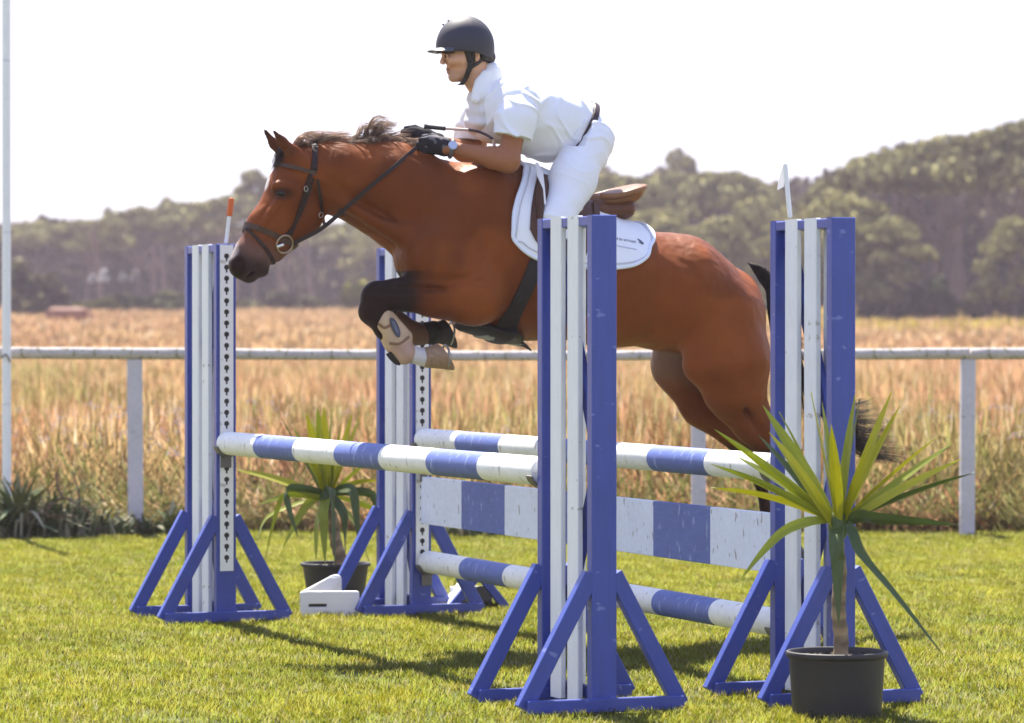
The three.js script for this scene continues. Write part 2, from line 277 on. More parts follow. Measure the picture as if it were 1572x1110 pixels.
function standard(pos, label, innerNear) {
  const o = thing('jump_standard', label, 'jump standard', pos, TURN, 'blue and white wing standards of the jump');
  const zi = [0, -PANEL];
  for (const z of zi) mesh('post', bar(V(0, 0.002, z), V(0, WING_H, z), PW, PT, X), bluePaint, o);
  const railL = PANEL - PT, zm = -PANEL / 2;
  mesh('top_rail', bar(V(0, WING_H - 0.020, zm - railL / 2), V(0, WING_H - 0.020, zm + railL / 2), PW - 0.004, 0.034, X), bluePaint, o);
  mesh('bottom_rail', bar(V(0, 0.062, zm - railL / 2), V(0, 0.062, zm + railL / 2), 0.030, 0.045, X), bluePaint, o);
  for (const sx of [-1, 1]) for (const t of [0.325, 0.665]) mesh('slat', bar(V(sx * (PW / 2 - 0.008), 0.028, -PANEL * t), V(sx * (PW / 2 - 0.008), WING_H + 0.001, -PANEL * t), 0.020, 0.096, X), whitePaint, o);
  for (const [a, b] of [[1.655, 0.88], [0.84, 0.10]]) { // zigzag brace between the slats
    const za = innerNear ? [-0.03, -PANEL + 0.03] : [-PANEL + 0.03, -0.03];
    mesh('diagonal_brace', bar(V(0, a, a > 1 ? za[0] : za[1]), V(0, b, a > 1 ? za[1] : za[0]), 0.030, 0.05, X), bluePaint, o);
  }
  for (const z of zi) {
    for (const s of [-1, 1]) {
      const br = bar(V(s * (PW / 2 - 0.004), 0.475, z), V(s * 0.290, 0.022, z), PT - 0.004, 0.056, Z);
      mesh('foot_brace', br, bluePaint, o);
    }
    mesh('base_beam', bar(V(-0.288, 0.030, z + PT / 2 + 0.012), V(0.288, 0.030, z + PT / 2 + 0.012), 0.024, 0.048, Z), bluePaint, o);
  }
  // keyhole track on the face that looks along the poles to the other standard
  const zs = innerNear ? PT / 2 : -PANEL - PT / 2, back = bevelBox(0.050, 1.44, 0.003, 0.0005), st = stripGeo.clone();
  const bk = mesh('track_shadow_gap', back, blackPlastic, o); bk.name = 'track_backing'; bk.position.set(0, 0.235 + 0.73, zs + (innerNear ? 0.0018 : -0.0018));
  const sm = mesh('keyhole_track', st, whitePaint, o); sm.position.set(0, 0.235, zs + (innerNear ? 0.0035 : -0.0035)); if (!innerNear) sm.rotation.y = Math.PI;
  return o;
}
const groundAt = (px, size) => { const z = F * WING_H / size; return V((px - CX) * z / F, 0, -z); };
const wingFL = standard(groundAt(345, 582), 'blue and white jump standard at far left with an orange-tipped stick, beside the horse\'s nose', true);
const wingNR = standard(groundAt(924, 765), 'nearest blue and white jump standard, in front of the rider\'s leg and saddle cloth', false);
const wingRL = standard(groundAt(645, 567), 'jump standard behind the horse\'s folded front legs, with a white block at its foot', true);
const wingRR = standard(groundAt(1291, 750), 'jump standard at right, standing behind the nearer potted yucca and before the tail', false);

// ---------------------------------------------------------------- poles and plank
const axis = (a, b) => b.clone().sub(a).normalize();
function painted(o, a, b, bands, make) { // alternate white and blue lengths from a to b, butted end to end
  bands.forEach(([t0, t1], i) => mesh('painted_band', make(a.clone().lerp(b, t0), a.clone().lerp(b, t1), i), i % 2 ? (make.blue || poleBlue) : (make.white || poleWhite), o));
}
function cyl(a, b, r, n = 28, c0 = false, c1 = false) {
  const L = a.distanceTo(b), k = 0.006, pr = [[c0 ? r - k : r, 0], ...(c0 ? [[r, k]] : []), ...(c1 ? [[r, L - k], [r - k, L]] : [[r, L]])];
  if (c0) pr.unshift([0, 0]); if (c1) pr.push([0, L]);
  const g = new THREE.LatheGeometry(pr.map(([x, y]) => new THREE.Vector2(x, y)), n), p = g.attributes.position, uv = g.attributes.uv;
  for (let i = 0; i < p.count; i++) uv.setXY(i, uv.getX(i) * 6.283 * r, p.getY(i) + a.x);
  const m = new THREE.Matrix4().makeRotationFromQuaternion(new THREE.Quaternion().setFromUnitVectors(V(0, 1, 0), axis(a, b))).setPosition(a); g.applyMatrix4(m); const q = g.toNonIndexed(); q.computeVertexNormals(); return (g.computeVertexNormals(), g);
}
const alongPole = () => [0, 1, 2, 3, 4, 5, 6].map((i) => [i / 7, (i + 1) / 7]);
function pole(a, b, r, label) {
  const o = thing('jump_pole', label, 'jump pole', a.clone(), 0, 'striped poles of the jump'), A = V(0, 0, 0), B = b.clone().sub(a);
  painted(o, A, B, alongPole(), (p, q, i) => cyl(p, q, r, 28, i === 0, i === 6));
  return o;
}
// the pole ends lie in cups on the inner faces of the standards
const inner = (w, x, y, d) => w.localToWorld(V(x, y, d));
for (const w of [wingFL, wingNR, wingRL, wingRR]) w.updateMatrixWorld(true);
const IN = PT / 2 + 0.03, OUT = -PANEL - PT / 2 - 0.03;
const ends = [[wingFL, wingNR, -0.005, 0.808, 0.052, 'front striped pole, lying unbroken before the far-left standard and the potted yucca'], [wingRL, wingRR, 0.0, 0.812, 0.051, 'upper rear striped pole, passing under the hind legs above the wide plank'], [wingRL, wingRR, 0.02, 0.250, 0.051, 'lowest striped pole of the jump, below the wide plank near the grass']];
for (const [l, r, x, y, rad, label] of ends) {
  const a = inner(l, x, y, IN), b = inner(r, x, y + (l === wingFL ? 0.0 : 0.0), OUT);
  pole(a, b, rad, label);
  for (const [w, z, s] of [[l, PT / 2, 1], [r, -PANEL - PT / 2, -1]]) { // steel cup under each end, part of its standard
    const cup = new THREE.Shape(); const R = rad + 0.004; cup.absarc(0, 0, R + 0.005, Math.PI * 1.08, Math.PI * 1.92, false); cup.absarc(0, 0, R, Math.PI * 1.92, Math.PI * 1.08, true); cup.closePath();
    const g = new THREE.ExtrudeGeometry(cup, { depth: 0.055, bevelEnabled: false, curveSegments: 10 }); g.translate(x, y, s > 0 ? z + 0.010 : z - 0.065);
    const pl = bevelBox(0.05, 0.12, 0.006, 0.001); pl.translate(x, y - 0.05, z + s * 0.0105);
    mesh('pole_cup', [g, metreUV(pl)], darkSteel, w);
  }
}
{ // the wide plank hangs between the rear standards
  const a = inner(wingRL, -0.005, 0.535, IN + 0.01), b = inner(wingRR, -0.005, 0.54, OUT - 0.01), o = thing('jump_plank', 'wide white and blue striped plank hanging between the two rear jump standards', 'plank', a.clone());
  const wornWhite = std({ map: grainTex([0.86, 0.88, 0.93], 0.05, 0.52, [0.58, 0.55, 0.54], 8), roughness: 0.6, bumpMap: grainBump, bumpScale: 0.0008 });
  const mk = (p, q) => bar(p, q, 0.030, 0.215, V(Math.cos(TURN), 0, -Math.sin(TURN))); mk.blue = poleBlue; mk.white = wornWhite;
  painted(o, V(0, 0, 0), b.clone().sub(a), alongPole(), mk);
  for (const [t, w] of [[0, wingRL], [1, wingRR]]) { const p = V(0, 0, 0).lerp(b.clone().sub(a), t); const h = bevelBox(0.035, 0.05, 0.05, 0.004); h.translate(p.x, 0.11, p.z); mesh('hook', metreUV(h), darkSteel, o); }
}

// ---------------------------------------------------------------- flag sticks on the standards
{
  const p = wingFL.localToWorld(V(0.0, WING_H, -0.012)), z = -p.z; p.copy(at(347, 378, z)); p.y = WING_H + 0.001;
  const top = at(355.5, 304, z), o = thing('flag_stick', 'thin white stick with an orange tip on the far-left standard by the horse\'s nose', 'flag stick', p), v = top.sub(p);
  mesh('stick', cyl(V(0, 0, 0), v.clone().multiplyScalar(0.60), 0.0085, 14, true, false), whitePaint, o);
  mesh('orange_tip', cyl(v.clone().multiplyScalar(0.60), v.clone(), 0.0135, 14, true, true), std({ color: lin(0.62, 0.13, 0.025), roughness: 0.6 }), o);
}
{
  const z = 13.3, p = at(1213, 338, z); p.y = WING_H + 0.001;
  const top = at(1205, 251, z), o = thing('flag_stick', 'thin white stick with a small limp white flag on the right rear standard', 'flag stick', p), v = top.sub(p);
  mesh('stick', cyl(V(0, 0, 0), v, 0.0085, 14, true, true), whitePaint, o);
  const s = new THREE.Shape(); s.moveTo(0, 0); s.lineTo(-0.002, -0.07); s.lineTo(-0.026, -0.083); s.quadraticCurveTo(-0.022, -0.04, -0.006, 0.002); s.closePath();
  const g = new THREE.ExtrudeGeometry(s, { depth: 0.003, bevelEnabled: false, curveSegments: 6 }); g.translate(v.x - 0.002, v.y - 0.012, v.z);
  mesh('flag', metreUV(g), phys({ color: lin(0.8, 0.79, 0.8), roughness: 0.9, transmission: 0.45, thickness: 0 }), o);
}

// ---------------------------------------------------------------- white moulded block and small A-frame by the rear left standard
{
  const z = 17.3, base = at(506, 516 + EYE * F / z, z), o = thing('cavaletti_block', 'small white plastic block with a dark slot, lying on grass by the rear left standard', 'jump block', base, 0.06);
  const white = std({ color: lin(0.78, 0.77, 0.78), roughness: 0.45 });
  const s = new THREE.Shape(), w = 0.132, h = 0.112, r = 0.012; s.moveTo(-w + r, 0); s.lineTo(w - r, 0); s.quadraticCurveTo(w, 0, w, r); s.lineTo(w, h - r); s.quadraticCurveTo(w, h, w - r, h); s.lineTo(-w + r, h); s.quadraticCurveTo(-w, h, -w, h - r); s.lineTo(-w, r); s.quadraticCurveTo(-w, 0, -w + r, 0);
  const slot = new THREE.Path(); slot.moveTo(-0.100, 0.040); slot.lineTo(-0.010, 0.040); slot.lineTo(-0.010, 0.062); slot.lineTo(-0.100, 0.062); slot.closePath(); s.holes.push(slot);
  const e = { depth: 0.03, bevelEnabled: true, bevelThickness: 0.004, bevelSize: 0.004, bevelSegments: 2 };
  const front = new THREE.ExtrudeGeometry(s, e); front.translate(0, 0.002, -0.03); mesh('front_panel', metreUV(front), white, o);
  const d = bevelBox(0.05, 0.028, 0.004, 0.001); d.scale(1.95, 1, 1); d.translate(-0.055, 0.053, -0.0375); mesh('slot_recess', metreUV(d), blackPlastic, o);
  const s2 = new THREE.Shape(); s2.moveTo(-0.128, 0); s2.lineTo(0.055, 0); s2.lineTo(0.055, 0.150); s2.quadraticCurveTo(0.053, 0.168, 0.036, 0.170); s2.quadraticCurveTo(0.02, 0.172, 0.0, 0.162); s2.lineTo(-0.128, 0.106); s2.closePath();
  const wall = new THREE.ExtrudeGeometry(s2, e); wall.translate(0, 0.002, -0.30);
  const k = wall.attributes.position; for (let i = 0; i < k.count; i++) k.setZ(i, k.getZ(i) + 0.22 * (1 - sstep(-0.128, 0.055, k.getX(i)))); wall.computeVertexNormals(); mesh('side_panel', metreUV(wall), white, o);
}
{
  const z = 17.75, base = at(735, 516 + EYE * F / z, z), o = thing('wooden_block', 'low blue and white wooden A-frame block on the grass behind the rear left standard', 'jump block', base, 0.15);
  for (const s of [-1, 1]) mesh('leg', bar(V(0, 0.172, 0), V(s * 0.128, 0.012, 0), 0.05, 0.038, Z), bluePaint, o);
  for (const s of [-1, 1]) mesh('side_board', bar(V(s * 0.010, 0.168, -0.15), V(s * 0.136, 0.006, -0.15), 0.26, 0.014, Z), s < 0 ? whitePaint : bluePaint, o);
  mesh('end_board', bar(V(-0.10, 0.05, -0.262), V(0.10, 0.05, -0.262), 0.014, 0.09, Z), whitePaint, o);
}

// ---------------------------------------------------------------- fence, tall pole
{
  const z = FENCE_Z, o = thing('paddock_fence', 'weathered white wooden rail fence between the lawn and the dry field', 'fence', V(0, 0, -z));
  const yr = 1.287 - (547 - 516) * z / F;
  for (const px of [-222, 208, 640, 1073, 1485, 1905]) {
    const x = (px - CX) * z / F, g = bar(V(x, -0.1, -0.02), V(x + rr(-0.008, 0.008), yr - 0.02, -0.02), 0.092, 0.085, X), p = g.attributes.position;
    mesh('post', g, fencePaint, o);
  }
  for (let i = 0; i < 5; i++) {
    const xs = [-5.9, -3.28, -0.63, 1.22, 2.96, 5.8], a = xs[i], b = xs[i + 1], pts = []; for (let k = 0; k <= 6; k++) pts.push(V(lerp(a, b, k / 6) + (k === 0 ? 0.004 : k === 6 ? -0.004 : 0), yr + 0.006 * nz(k * 0.7, i * 3.1) + (px0(lerp(a, b, k / 6))), 0.0));
    const g = tube(pts, (t) => 0.039 + 0.003 * nz(t * 9, i), 14, 30), p = g.attributes.position; for (let k = 0; k < p.count; k++) if (p.getY(k) < yr - 0.020) p.setY(k, yr - 0.020 + (p.getY(k) - yr + 0.02) * 0.35); g.computeVertexNormals();
    mesh('rail', g, mossWood, o);
  }
  function px0(x) { return -0.012 * Math.cos((x - 0.35) * 0.85) + 0.010; }
}
{
  const z = 24.2, p = at(10, 516 + EYE * F / z, z), o = thing('tall_pole', 'tall slim white pole at the left edge, rising past the fence out of view', 'pole', V(p.x, 0, -z));
  const r = 0.029, h = [0, 0.85, 1.95, 3.05, 3.95];
  for (let i = 0; i < 4; i++) mesh('section', cyl(V(0, h[i] + 0.003, 0), V(0, h[i + 1], 0), r - i * 0.0005, 20, i === 0, i === 3), whitePaint, o);
  for (const y of h.slice(1, 4)) { const c = cyl(V(0, y - 0.006, 0), V(0, y + 0.006, 0), r + 0.0012, 20, true, true); mesh('joint', c, std({ color: lin(0.42, 0.43, 0.5), roughness: 0.6 }), o); }
  mesh('wire_tie', tube([V(-0.03, 1.15, 0.03), V(0.0, 1.17, 0.036), V(0.03, 1.12, 0.03)], 0.006, 6, 8), darkSteel, o);
}

// ---------------------------------------------------------------- potted yuccas
function blade(pts, width, fold = 0.25, thick = 0.0014, n = 14, roll = 0) { // sword leaf: V-shaped section along a curve, pointed
  const c = new THREE.CatmullRomCurve3(pts), pos = [], idx = [], uv = []; let s0 = null;
  for (let i = 0; i <= n; i++) {
    const t = i / n, p = c.getPoint(t), d = c.getTangent(t), s = d.clone().cross(V(0, 1, 0)); if (s.lengthSq() < 1e-3) s.copy(s0 || V(1, 0, 0)); s.normalize(); if (s0 && s.dot(s0) < 0) s.negate(); s0 = s;
    const s1 = s.clone(); s.applyAxisAngle(d, roll); const up = s.clone().cross(d).normalize(); s0 = s1; const w = width / 2 * Math.min(1, 0.55 + 1.5 * t) * (1 - Math.pow(t, 3.2)) + 0.0006, f = fold * w;
    for (const [a, b] of [[-w, f], [0, -thick], [w, f], [0, thick * 1.5]]) { const q = p.clone().addScaledVector(s, a).addScaledVector(up, b); pos.push(q.x, q.y, q.z); uv.push(a / width + 0.5, t); }
  }
  for (let i = 0; i < n; i++) for (let j = 0; j < 4; j++) { const a = i * 4 + j, b = i * 4 + (j + 1) % 4; idx.push(a, a + 4, b, b, a + 4, b + 4); }
  const g = new THREE.BufferGeometry(); g.setAttribute('position', new THREE.Float32BufferAttribute(pos, 3)); g.setAttribute('uv', new THREE.Float32BufferAttribute(uv, 2)); g.setIndex(idx); const q = g.toNonIndexed(); q.computeVertexNormals(); return q;
}
const leafTex = (base, edge) => texture(64, 256, (u, v) => { const e = Math.abs(u - 0.5) * 2, n = nz(u * 26, v * 3, 1), k = 1 + 0.14 * n + 0.08 * nz(u * 60, v * 14, 4); const t = sstep(0.72, 0.9, e + 0.06 * nz(v * 9, 2)) * 0.55; return [0, 1, 2].map((i) => lerp(base[i], edge[i], t) * k); });
const leafM = [[[0.76, 0.75, 0.10], [0.84, 0.82, 0.36]], [[0.66, 0.69, 0.13], [0.80, 0.79, 0.40]], [[0.38, 0.46, 0.22], [0.55, 0.60, 0.40]]].map(([b, e]) => phys({ map: leafTex(b, e), roughness: 0.5, transmission: 0.55, thickness: 0, specularIntensity: 0.6, clearcoat: 0.35, clearcoatRoughness: 0.3 }));
function pot(o, r0, r1, h) {
  const pr = [[0, 0], [r0 * 0.96, 0], [r0, 0.006], [lerp(r0, r1, 0.93), h * 0.90], [r1 + 0.006, h * 0.905], [r1 + 0.010, h * 0.93], [r1 + 0.010, h * 0.985], [r1 + 0.005, h], [r1 - 0.004, h * 0.995], [r1 - 0.007, h * 0.93], [r0 * 0.98, h * 0.5]];
  const g = new THREE.LatheGeometry(pr.map(([x, y]) => new THREE.Vector2(x, y)), 44); const p = mesh('pot', g, std({ map: texture(128, 128, (u, v) => { const n = fbm(u * 9, v * 9, 3); return [0.155 + 0.03 * n, 0.145 + 0.028 * n, 0.14 + 0.025 * n]; }), roughness: 0.55 }), o);
  const soil = new THREE.CircleGeometry(r1 * 0.94, 40, 0); soil.rotateX(-Math.PI / 2); soil.translate(0, h * 0.88, 0); const gp = []; gp.push(soil); for (let i = 0; i < 60; i++) { const a = rr(0, 6.28), r = r1 * 0.88 * Math.sqrt(rnd()), s = new THREE.IcosahedronGeometry(rr(0.006, 0.014), 0); s.translate(Math.cos(a) * r, h * 0.885, Math.sin(a) * r); gp.push(s); }
  mesh('soil', gp, std({ color: lin(0.045, 0.03, 0.02), roughness: 1 }), p);
}
function yucca(z, basePx, crown, stemR, leaves, label, P) {
  const b = at(basePx, HORIZON + EYE * F / z, z), o = thing('potted_yucca', label, 'potted plant', b), L = (px, py, dz = 0) => at(px, py, z - dz).sub(b);
  pot(o, P[0], P[1], P[2]);
  const c = L(...crown, 0), stem = []; for (let i = 0; i <= 6; i++) stem.push(V(lerp(P[3] || 0, c.x, i / 6) + 0.004 * Math.sin(i * 2), lerp(P[2] * 0.86, c.y + 0.01, i / 6), 0));
  const ring = texture(64, 256, (u, v) => { const r = 0.5 + 0.5 * Math.sin(v * 6.283 * 14 + 2 * nz(u * 4, v * 8)); const n = nz(u * 30, v * 60, 1); return [0.44 + 0.16 * r + 0.1 * n, 0.38 + 0.13 * r + 0.1 * n, 0.28 + 0.10 * r + 0.08 * n]; });
  mesh('stem', tube(stem, (t) => stemR * (1.25 - 0.25 * t) * (1 + 0.05 * Math.sin(t * 60)), 14, 40), std({ map: ring, roughness: 0.9 }), o);
  mesh('heart', (() => { const g = new THREE.SphereGeometry(stemR * 1.7, 14, 10); g.scale(1, 1.5, 1); g.translate(c.x, c.y + 0.01, c.z); return g; })(), leafM[2], o);
  for (const lf of leaves) { // [tip px, py, width, droop px, depth towards camera, tone, (knee px, knee py)]
    const [tx, ty, w, dr, dz, m, kx, ky] = lf, tip = L(tx, ty, dz), st = c.clone().add(V((tip.x - c.x) * 0.06, 0.015 + rr(-0.015, 0.02), (dz) * 0.08));
    let pts; if (kx !== undefined) { const k = L(kx, ky, dz * 0.7); pts = [st, st.clone().lerp(k, 0.55).add(V(0, 0.012, 0)), k, k.clone().lerp(tip, 0.4).add(V((k.x - st.x) * 0.06, 0.0, 0)), tip]; } else pts = [0, 0.33, 0.67, 1].map((t) => st.clone().lerp(tip, t).add(V(0, dr * Math.sin(Math.PI * t), 0)));
    mesh('leaf', blade(pts, w * 0.95, 0.28, 0.0014, 14, (Math.abs(tx - crown[0]) > 25 ? 1 : 0.4) * rr(0.7, 1.25) * (rnd() < 0.5 ? 1 : -1)), leafM[m], o);
  }
  return o;
}
yucca(12.75, 1285, [1287, 812], 0.021, [
  [1245, 602, 0.050, 0, 0.10, 0], [1262, 618, 0.045, 0, -0.12, 1], [1276, 652, 0.052, 0.0, 0.22, 0], [1313, 606, 0.058, 0, 0.02, 1], [1320, 612, 0.05, 0, -0.10, 2], [1369, 601, 0.056, 0, 0.08, 0], [1382, 622, 0.050, 0, -0.06, 0],
  [1171, 622, 0.050, 0.01, -0.05, 1], [1196, 632, 0.042, 0.01, -0.14, 1], [1181, 664, 0.056, 0.01, 0.14, 0], [1164, 668, 0.040, 0.01, -0.02, 2], [1097, 659, 0.034, 0.01, 0.05, 1], [1090, 712, 0.030, 0.015, 0.12, 1], [1091, 749, 0.032, 0.02, -0.06, 0], [1137, 890, 0.038, 0.03, 0.10, 1, 1205, 815],
  [1437, 672, 0.030, 0.005, -0.10, 0], [1464, 680, 0.036, 0.005, 0.04, 1], [1478, 704, 0.034, 0.01, 0.10, 0], [1496, 726, 0.036, 0.01, -0.02, 2], [1472, 806, 0.060, 0.0, 0.12, 2, 1340, 797], [1448, 1006, 0.040, 0.02, 0.12, 2, 1322, 850], [1288, 962, 0.062, 0, 0.10, 2, 1285, 832], [1350, 640, 0.04, 0, -0.2, 1], [1225, 690, 0.045, 0, -0.2, 1], [1130, 700, 0.03, 0.01, -0.2, 1], [1415, 740, 0.03, 0.01, -0.2, 1],
], 'nearer potted yucca with yellow-green leaves in a black pot by the right standard', [0.150, 0.163, 0.225, 0.012]);
yucca(18.3, 515, [503, 768], 0.026, [
  [470, 632, 0.062, 0, 0.05, 0], [478, 640, 0.055, 0, -0.1, 0], [493, 634, 0.06, 0, 0.14, 0], [525, 650, 0.05, 0, 0.1, 1], [460, 668, 0.05, 0, 0.12, 0], [535, 668, 0.05, 0, 0.14, 1], [487, 625, 0.062, 0, 0.1, 1], [497, 622, 0.055, 0, -0.05, 0], [510, 628, 0.05, 0, 0, 1], [541, 632, 0.045, 0, -0.1, 0], [553, 640, 0.042, 0, 0.05, 0], [432, 642, 0.036, 0, -0.1, 2], [450, 655, 0.04, 0, -0.05, 1], [362, 722, 0.050, 0.02, 0.05, 0], [394, 776, 0.034, 0.02, -0.1, 1], [585, 738, 0.040, 0.02, 0.0, 0], [572, 702, 0.04, 0, -0.05, 1],
  [407, 858, 0.050, 0, 0.12, 1, 437, 762], [434, 842, 0.05, 0, 0.0, 1, 470, 778], [458, 826, 0.046, 0, 0.18, 2, 441, 752], [499, 868, 0.060, 0, 0.16, 1, 497, 788], [514, 872, 0.050, 0, 0.18, 2, 508, 752], [485, 862, 0.05, 0, 0.08, 1, 488, 800], [552, 846, 0.056, 0, 0.12, 2, 540, 752], [578, 812, 0.052, 0, 0.02, 2, 570, 760], [392, 862, 0.03, 0.0, -0.1, 1, 410, 795], [566, 862, 0.04, 0, -0.05, 1, 545, 805], [590, 850, 0.034, 0, -0.15, 1, 585, 790], [530, 850, 0.05, 0, 0.1, 2, 528, 790],
], 'farther potted yucca with drooping leaves, behind the front pole near the white block', [0.135, 0.160, 0.19, 0.03]);

// ---------------------------------------------------------------- weeds, dead branches and cut agave along the fence
const weedM = [lin(0.10, 0.13, 0.045), lin(0.17, 0.17, 0.06), lin(0.34, 0.31, 0.20)].map((c) => phys({ color: c, roughness: 0.7, transmission: 0.25, thickness: 0, specularIntensity: 0.3 }));
function agave(px, py, z, n, size, label, tones) {
  const b = at(px, HORIZON + EYE * F / z, z), o = thing('agave_plant', label, 'plant', b), tip = () => rr(-1, 1);
  for (let i = 0; i < n; i++) { const a = rr(0, 6.283), el = rr(0.1, 1.35), l = size * rr(0.6, 1.1), e = V(Math.cos(a) * Math.cos(el) * l, Math.sin(el) * l * 0.9 + 0.03, Math.sin(a) * Math.cos(el) * l * 0.8), k = V(0, 0, 0).lerp(e, 0.55).add(V(0, rr(0.0, 0.12) * size, 0)), e2 = e.clone().add(V(e.x * 0.2, -rr(0, 0.35) * size * (rnd() < 0.5 ? 1 : 0.2), 0)); mesh('leaf', blade([V(0, 0.01, 0), k, e2], rr(0.035, 0.06), 0.3, 0.003, 8), weedM[tones[i % tones.length]], o); }
  return o;
}
agave(30, 0, 24.05, 70, 0.5, 'dark heap of cut agave leaves at the foot of the tall pole at far left', [0, 0, 1, 0, 2]);
agave(88, 0, 24.1, 16, 0.30, 'smaller spiky agave with sprawling pale leaves, right of the dark heap', [0, 1, 2]);
agave(262, 0, 24.15, 24, 0.24, 'low tangled weed beside the leftmost fence post in front of the dry grass', [0, 1, 2, 0]);
agave(965, 0, 24.2, 9, 0.36, 'thin pale weed below the rear pole, right of the nearest jump standard', [2, 1, 0]);
{
  const bark = std({ map: grainTex([0.40, 0.30, 0.25], 0.2, 0.5, [0.55, 0.45, 0.40], 9), roughness: 0.95 });
  const br = (list, z, label) => { const b = at(list[0][0], list[0][1], z), o = thing('dead_branch', label, 'branch', b); mesh('limb', tube(list.map(([x, y, d = 0]) => at(x, y, z - d).sub(b)), (t) => 0.016 * (1 - 0.75 * t), 7, 20), bark, o); return o; };
  const main = br([[30, 800], [60, 790, 0.1], [95, 765, 0.1], [120, 775, 0.15], [140, 788, 0.2]], 24.0, 'brown dead branch lying bent over the agave leaves at the left');
  const tw = (o, list, z, b0) => { const b = at(b0[0], b0[1], z); mesh('twig', tube(list.map(([x, y, d = 0]) => at(x, y, z - d).sub(b)), (t) => 0.009 * (1 - 0.8 * t), 6, 16), bark, o); };
  tw(main, [[97, 766, 0.1], [88, 745, 0.1], [90, 722, 0.05], [95, 705, 0]], 24.0, [30, 800]);
  tw(main, [[60, 788, 0.1], [85, 792, 0.15], [120, 794, 0.2]], 24.0, [30, 800]); tw(main, [[60, 790, 0.1], [75, 760, 0.1], [62, 738, 0.1]], 24.0, [30, 800]);
  br([[102, 822], [106, 802], [118, 812, 0.05], [120, 752, 0], [110, 722]], 24.15, 'thin twig standing upright between the dead branch and the leftmost fence post');
  const lowM = (px, z, n, label, w, h) => { const b = at(px, HORIZON + EYE * F / z, z), o = thing('low_weed', label, 'weed', b), gs = []; for (let i = 0; i < n; i++) { const x = rr(-w, w), y0 = V(x, 0, rr(-0.12, 0.12)), l = h * rr(0.5, 1.1) * (1 - 0.4 * Math.abs(x) / w), a = rr(-1, 1), e = y0.clone().add(V(a * l * 0.8, l * rr(0.4, 1), rr(-0.1, 0.1))); gs.push(blade([y0, y0.clone().lerp(e, 0.5).add(V(0, l * 0.3, 0)), e], rr(0.015, 0.03), 0.2, 0.0015, 5)); } mesh('leaves', gs.filter((_, i) => i % 3), weedM[0], o); mesh('dry_leaves', gs.filter((_, i) => i % 3 === 0), weedM[2], o); return o; };
  lowM(760, 24.1, 150, 'dark weeds and litter at the fence foot, below the plank left of the nearest standard', 0.36, 0.20);
  lowM(70, 24.0, 190, 'tangled dark scrub around the cut agave leaves at far left', 0.30, 0.42);
  lowM(120, 24.2, 110, 'sprawling brown and green weeds right of the dark scrub at left', 0.22, 0.30);
  lowM(165, 24.2, 90, 'brown withered weeds at the fence foot left of the leftmost fence post', 0.16, 0.22);
  lowM(225, 24.3, 60, 'green weed tuft at the right foot of the leftmost fence post', 0.10, 0.18);
}

// ---------------------------------------------------------------- umbrella pines, bushes, far wood
function crownGeo(lobes, per, leaf, tone) { // many needle-tuft faces through each lobe's volume
  const pos = [], nor = [], col = [];
  for (const [cx, cy, cz, rx, ry, rz] of lobes) for (let i = 0; i < per; i++) {
    const th = rr(0, 6.283), cp = rr(-0.3, 1), sp = Math.sqrt(1 - cp * cp), k = (rnd() < 0.7 ? rr(0.86, 1.06) : rr(0.45, 0.9)) * (1 + 0.16 * nz(cx + th * 1.3, cp * 2.4, cz));
    const n = V(Math.cos(th) * sp, cp, Math.sin(th) * sp), p = V(cx + n.x * rx * k, cy + n.y * ry * k, cz + n.z * rz * k);
    const a = V(rr(-1, 1), rr(-0.6, 0.6), rr(-1, 1)).normalize(), b = a.clone().cross(V(rr(-1, 1), rr(-1, 1), rr(-1, 1))).normalize(), s = leaf * rr(0.6, 1.3), N = n.clone().addScaledVector(V(rr(-1, 1), rr(-1, 1), rr(-1, 1)), 0.5).normalize(), g = rr(0.75, 1.3);
    for (const [u, v] of [[-1, -0.45], [1, -0.3], [0.1, 0.75], [-1, -0.45], [0.1, 0.75], [-0.8, 0.5]]) { pos.push(p.x + (a.x * u + b.x * v) * s, p.y + (a.y * u + b.y * v) * s, p.z + (a.z * u + b.z * v) * s); nor.push(N.x, N.y, N.z); col.push(tone[0] * g, tone[1] * g, tone[2] * g); }
  }
  const g = new THREE.BufferGeometry(); g.setAttribute('position', new THREE.Float32BufferAttribute(pos, 3)); g.setAttribute('normal', new THREE.Float32BufferAttribute(nor, 3)); g.setAttribute('color', new THREE.Float32BufferAttribute(col, 3)); return g;
}
const needle = phys({ vertexColors: true, roughness: 0.9, transmission: 0.2, thickness: 0, specularIntensity: 0.1 }), barkM = std({ color: lin(0.12, 0.085, 0.07), roughness: 0.95 });
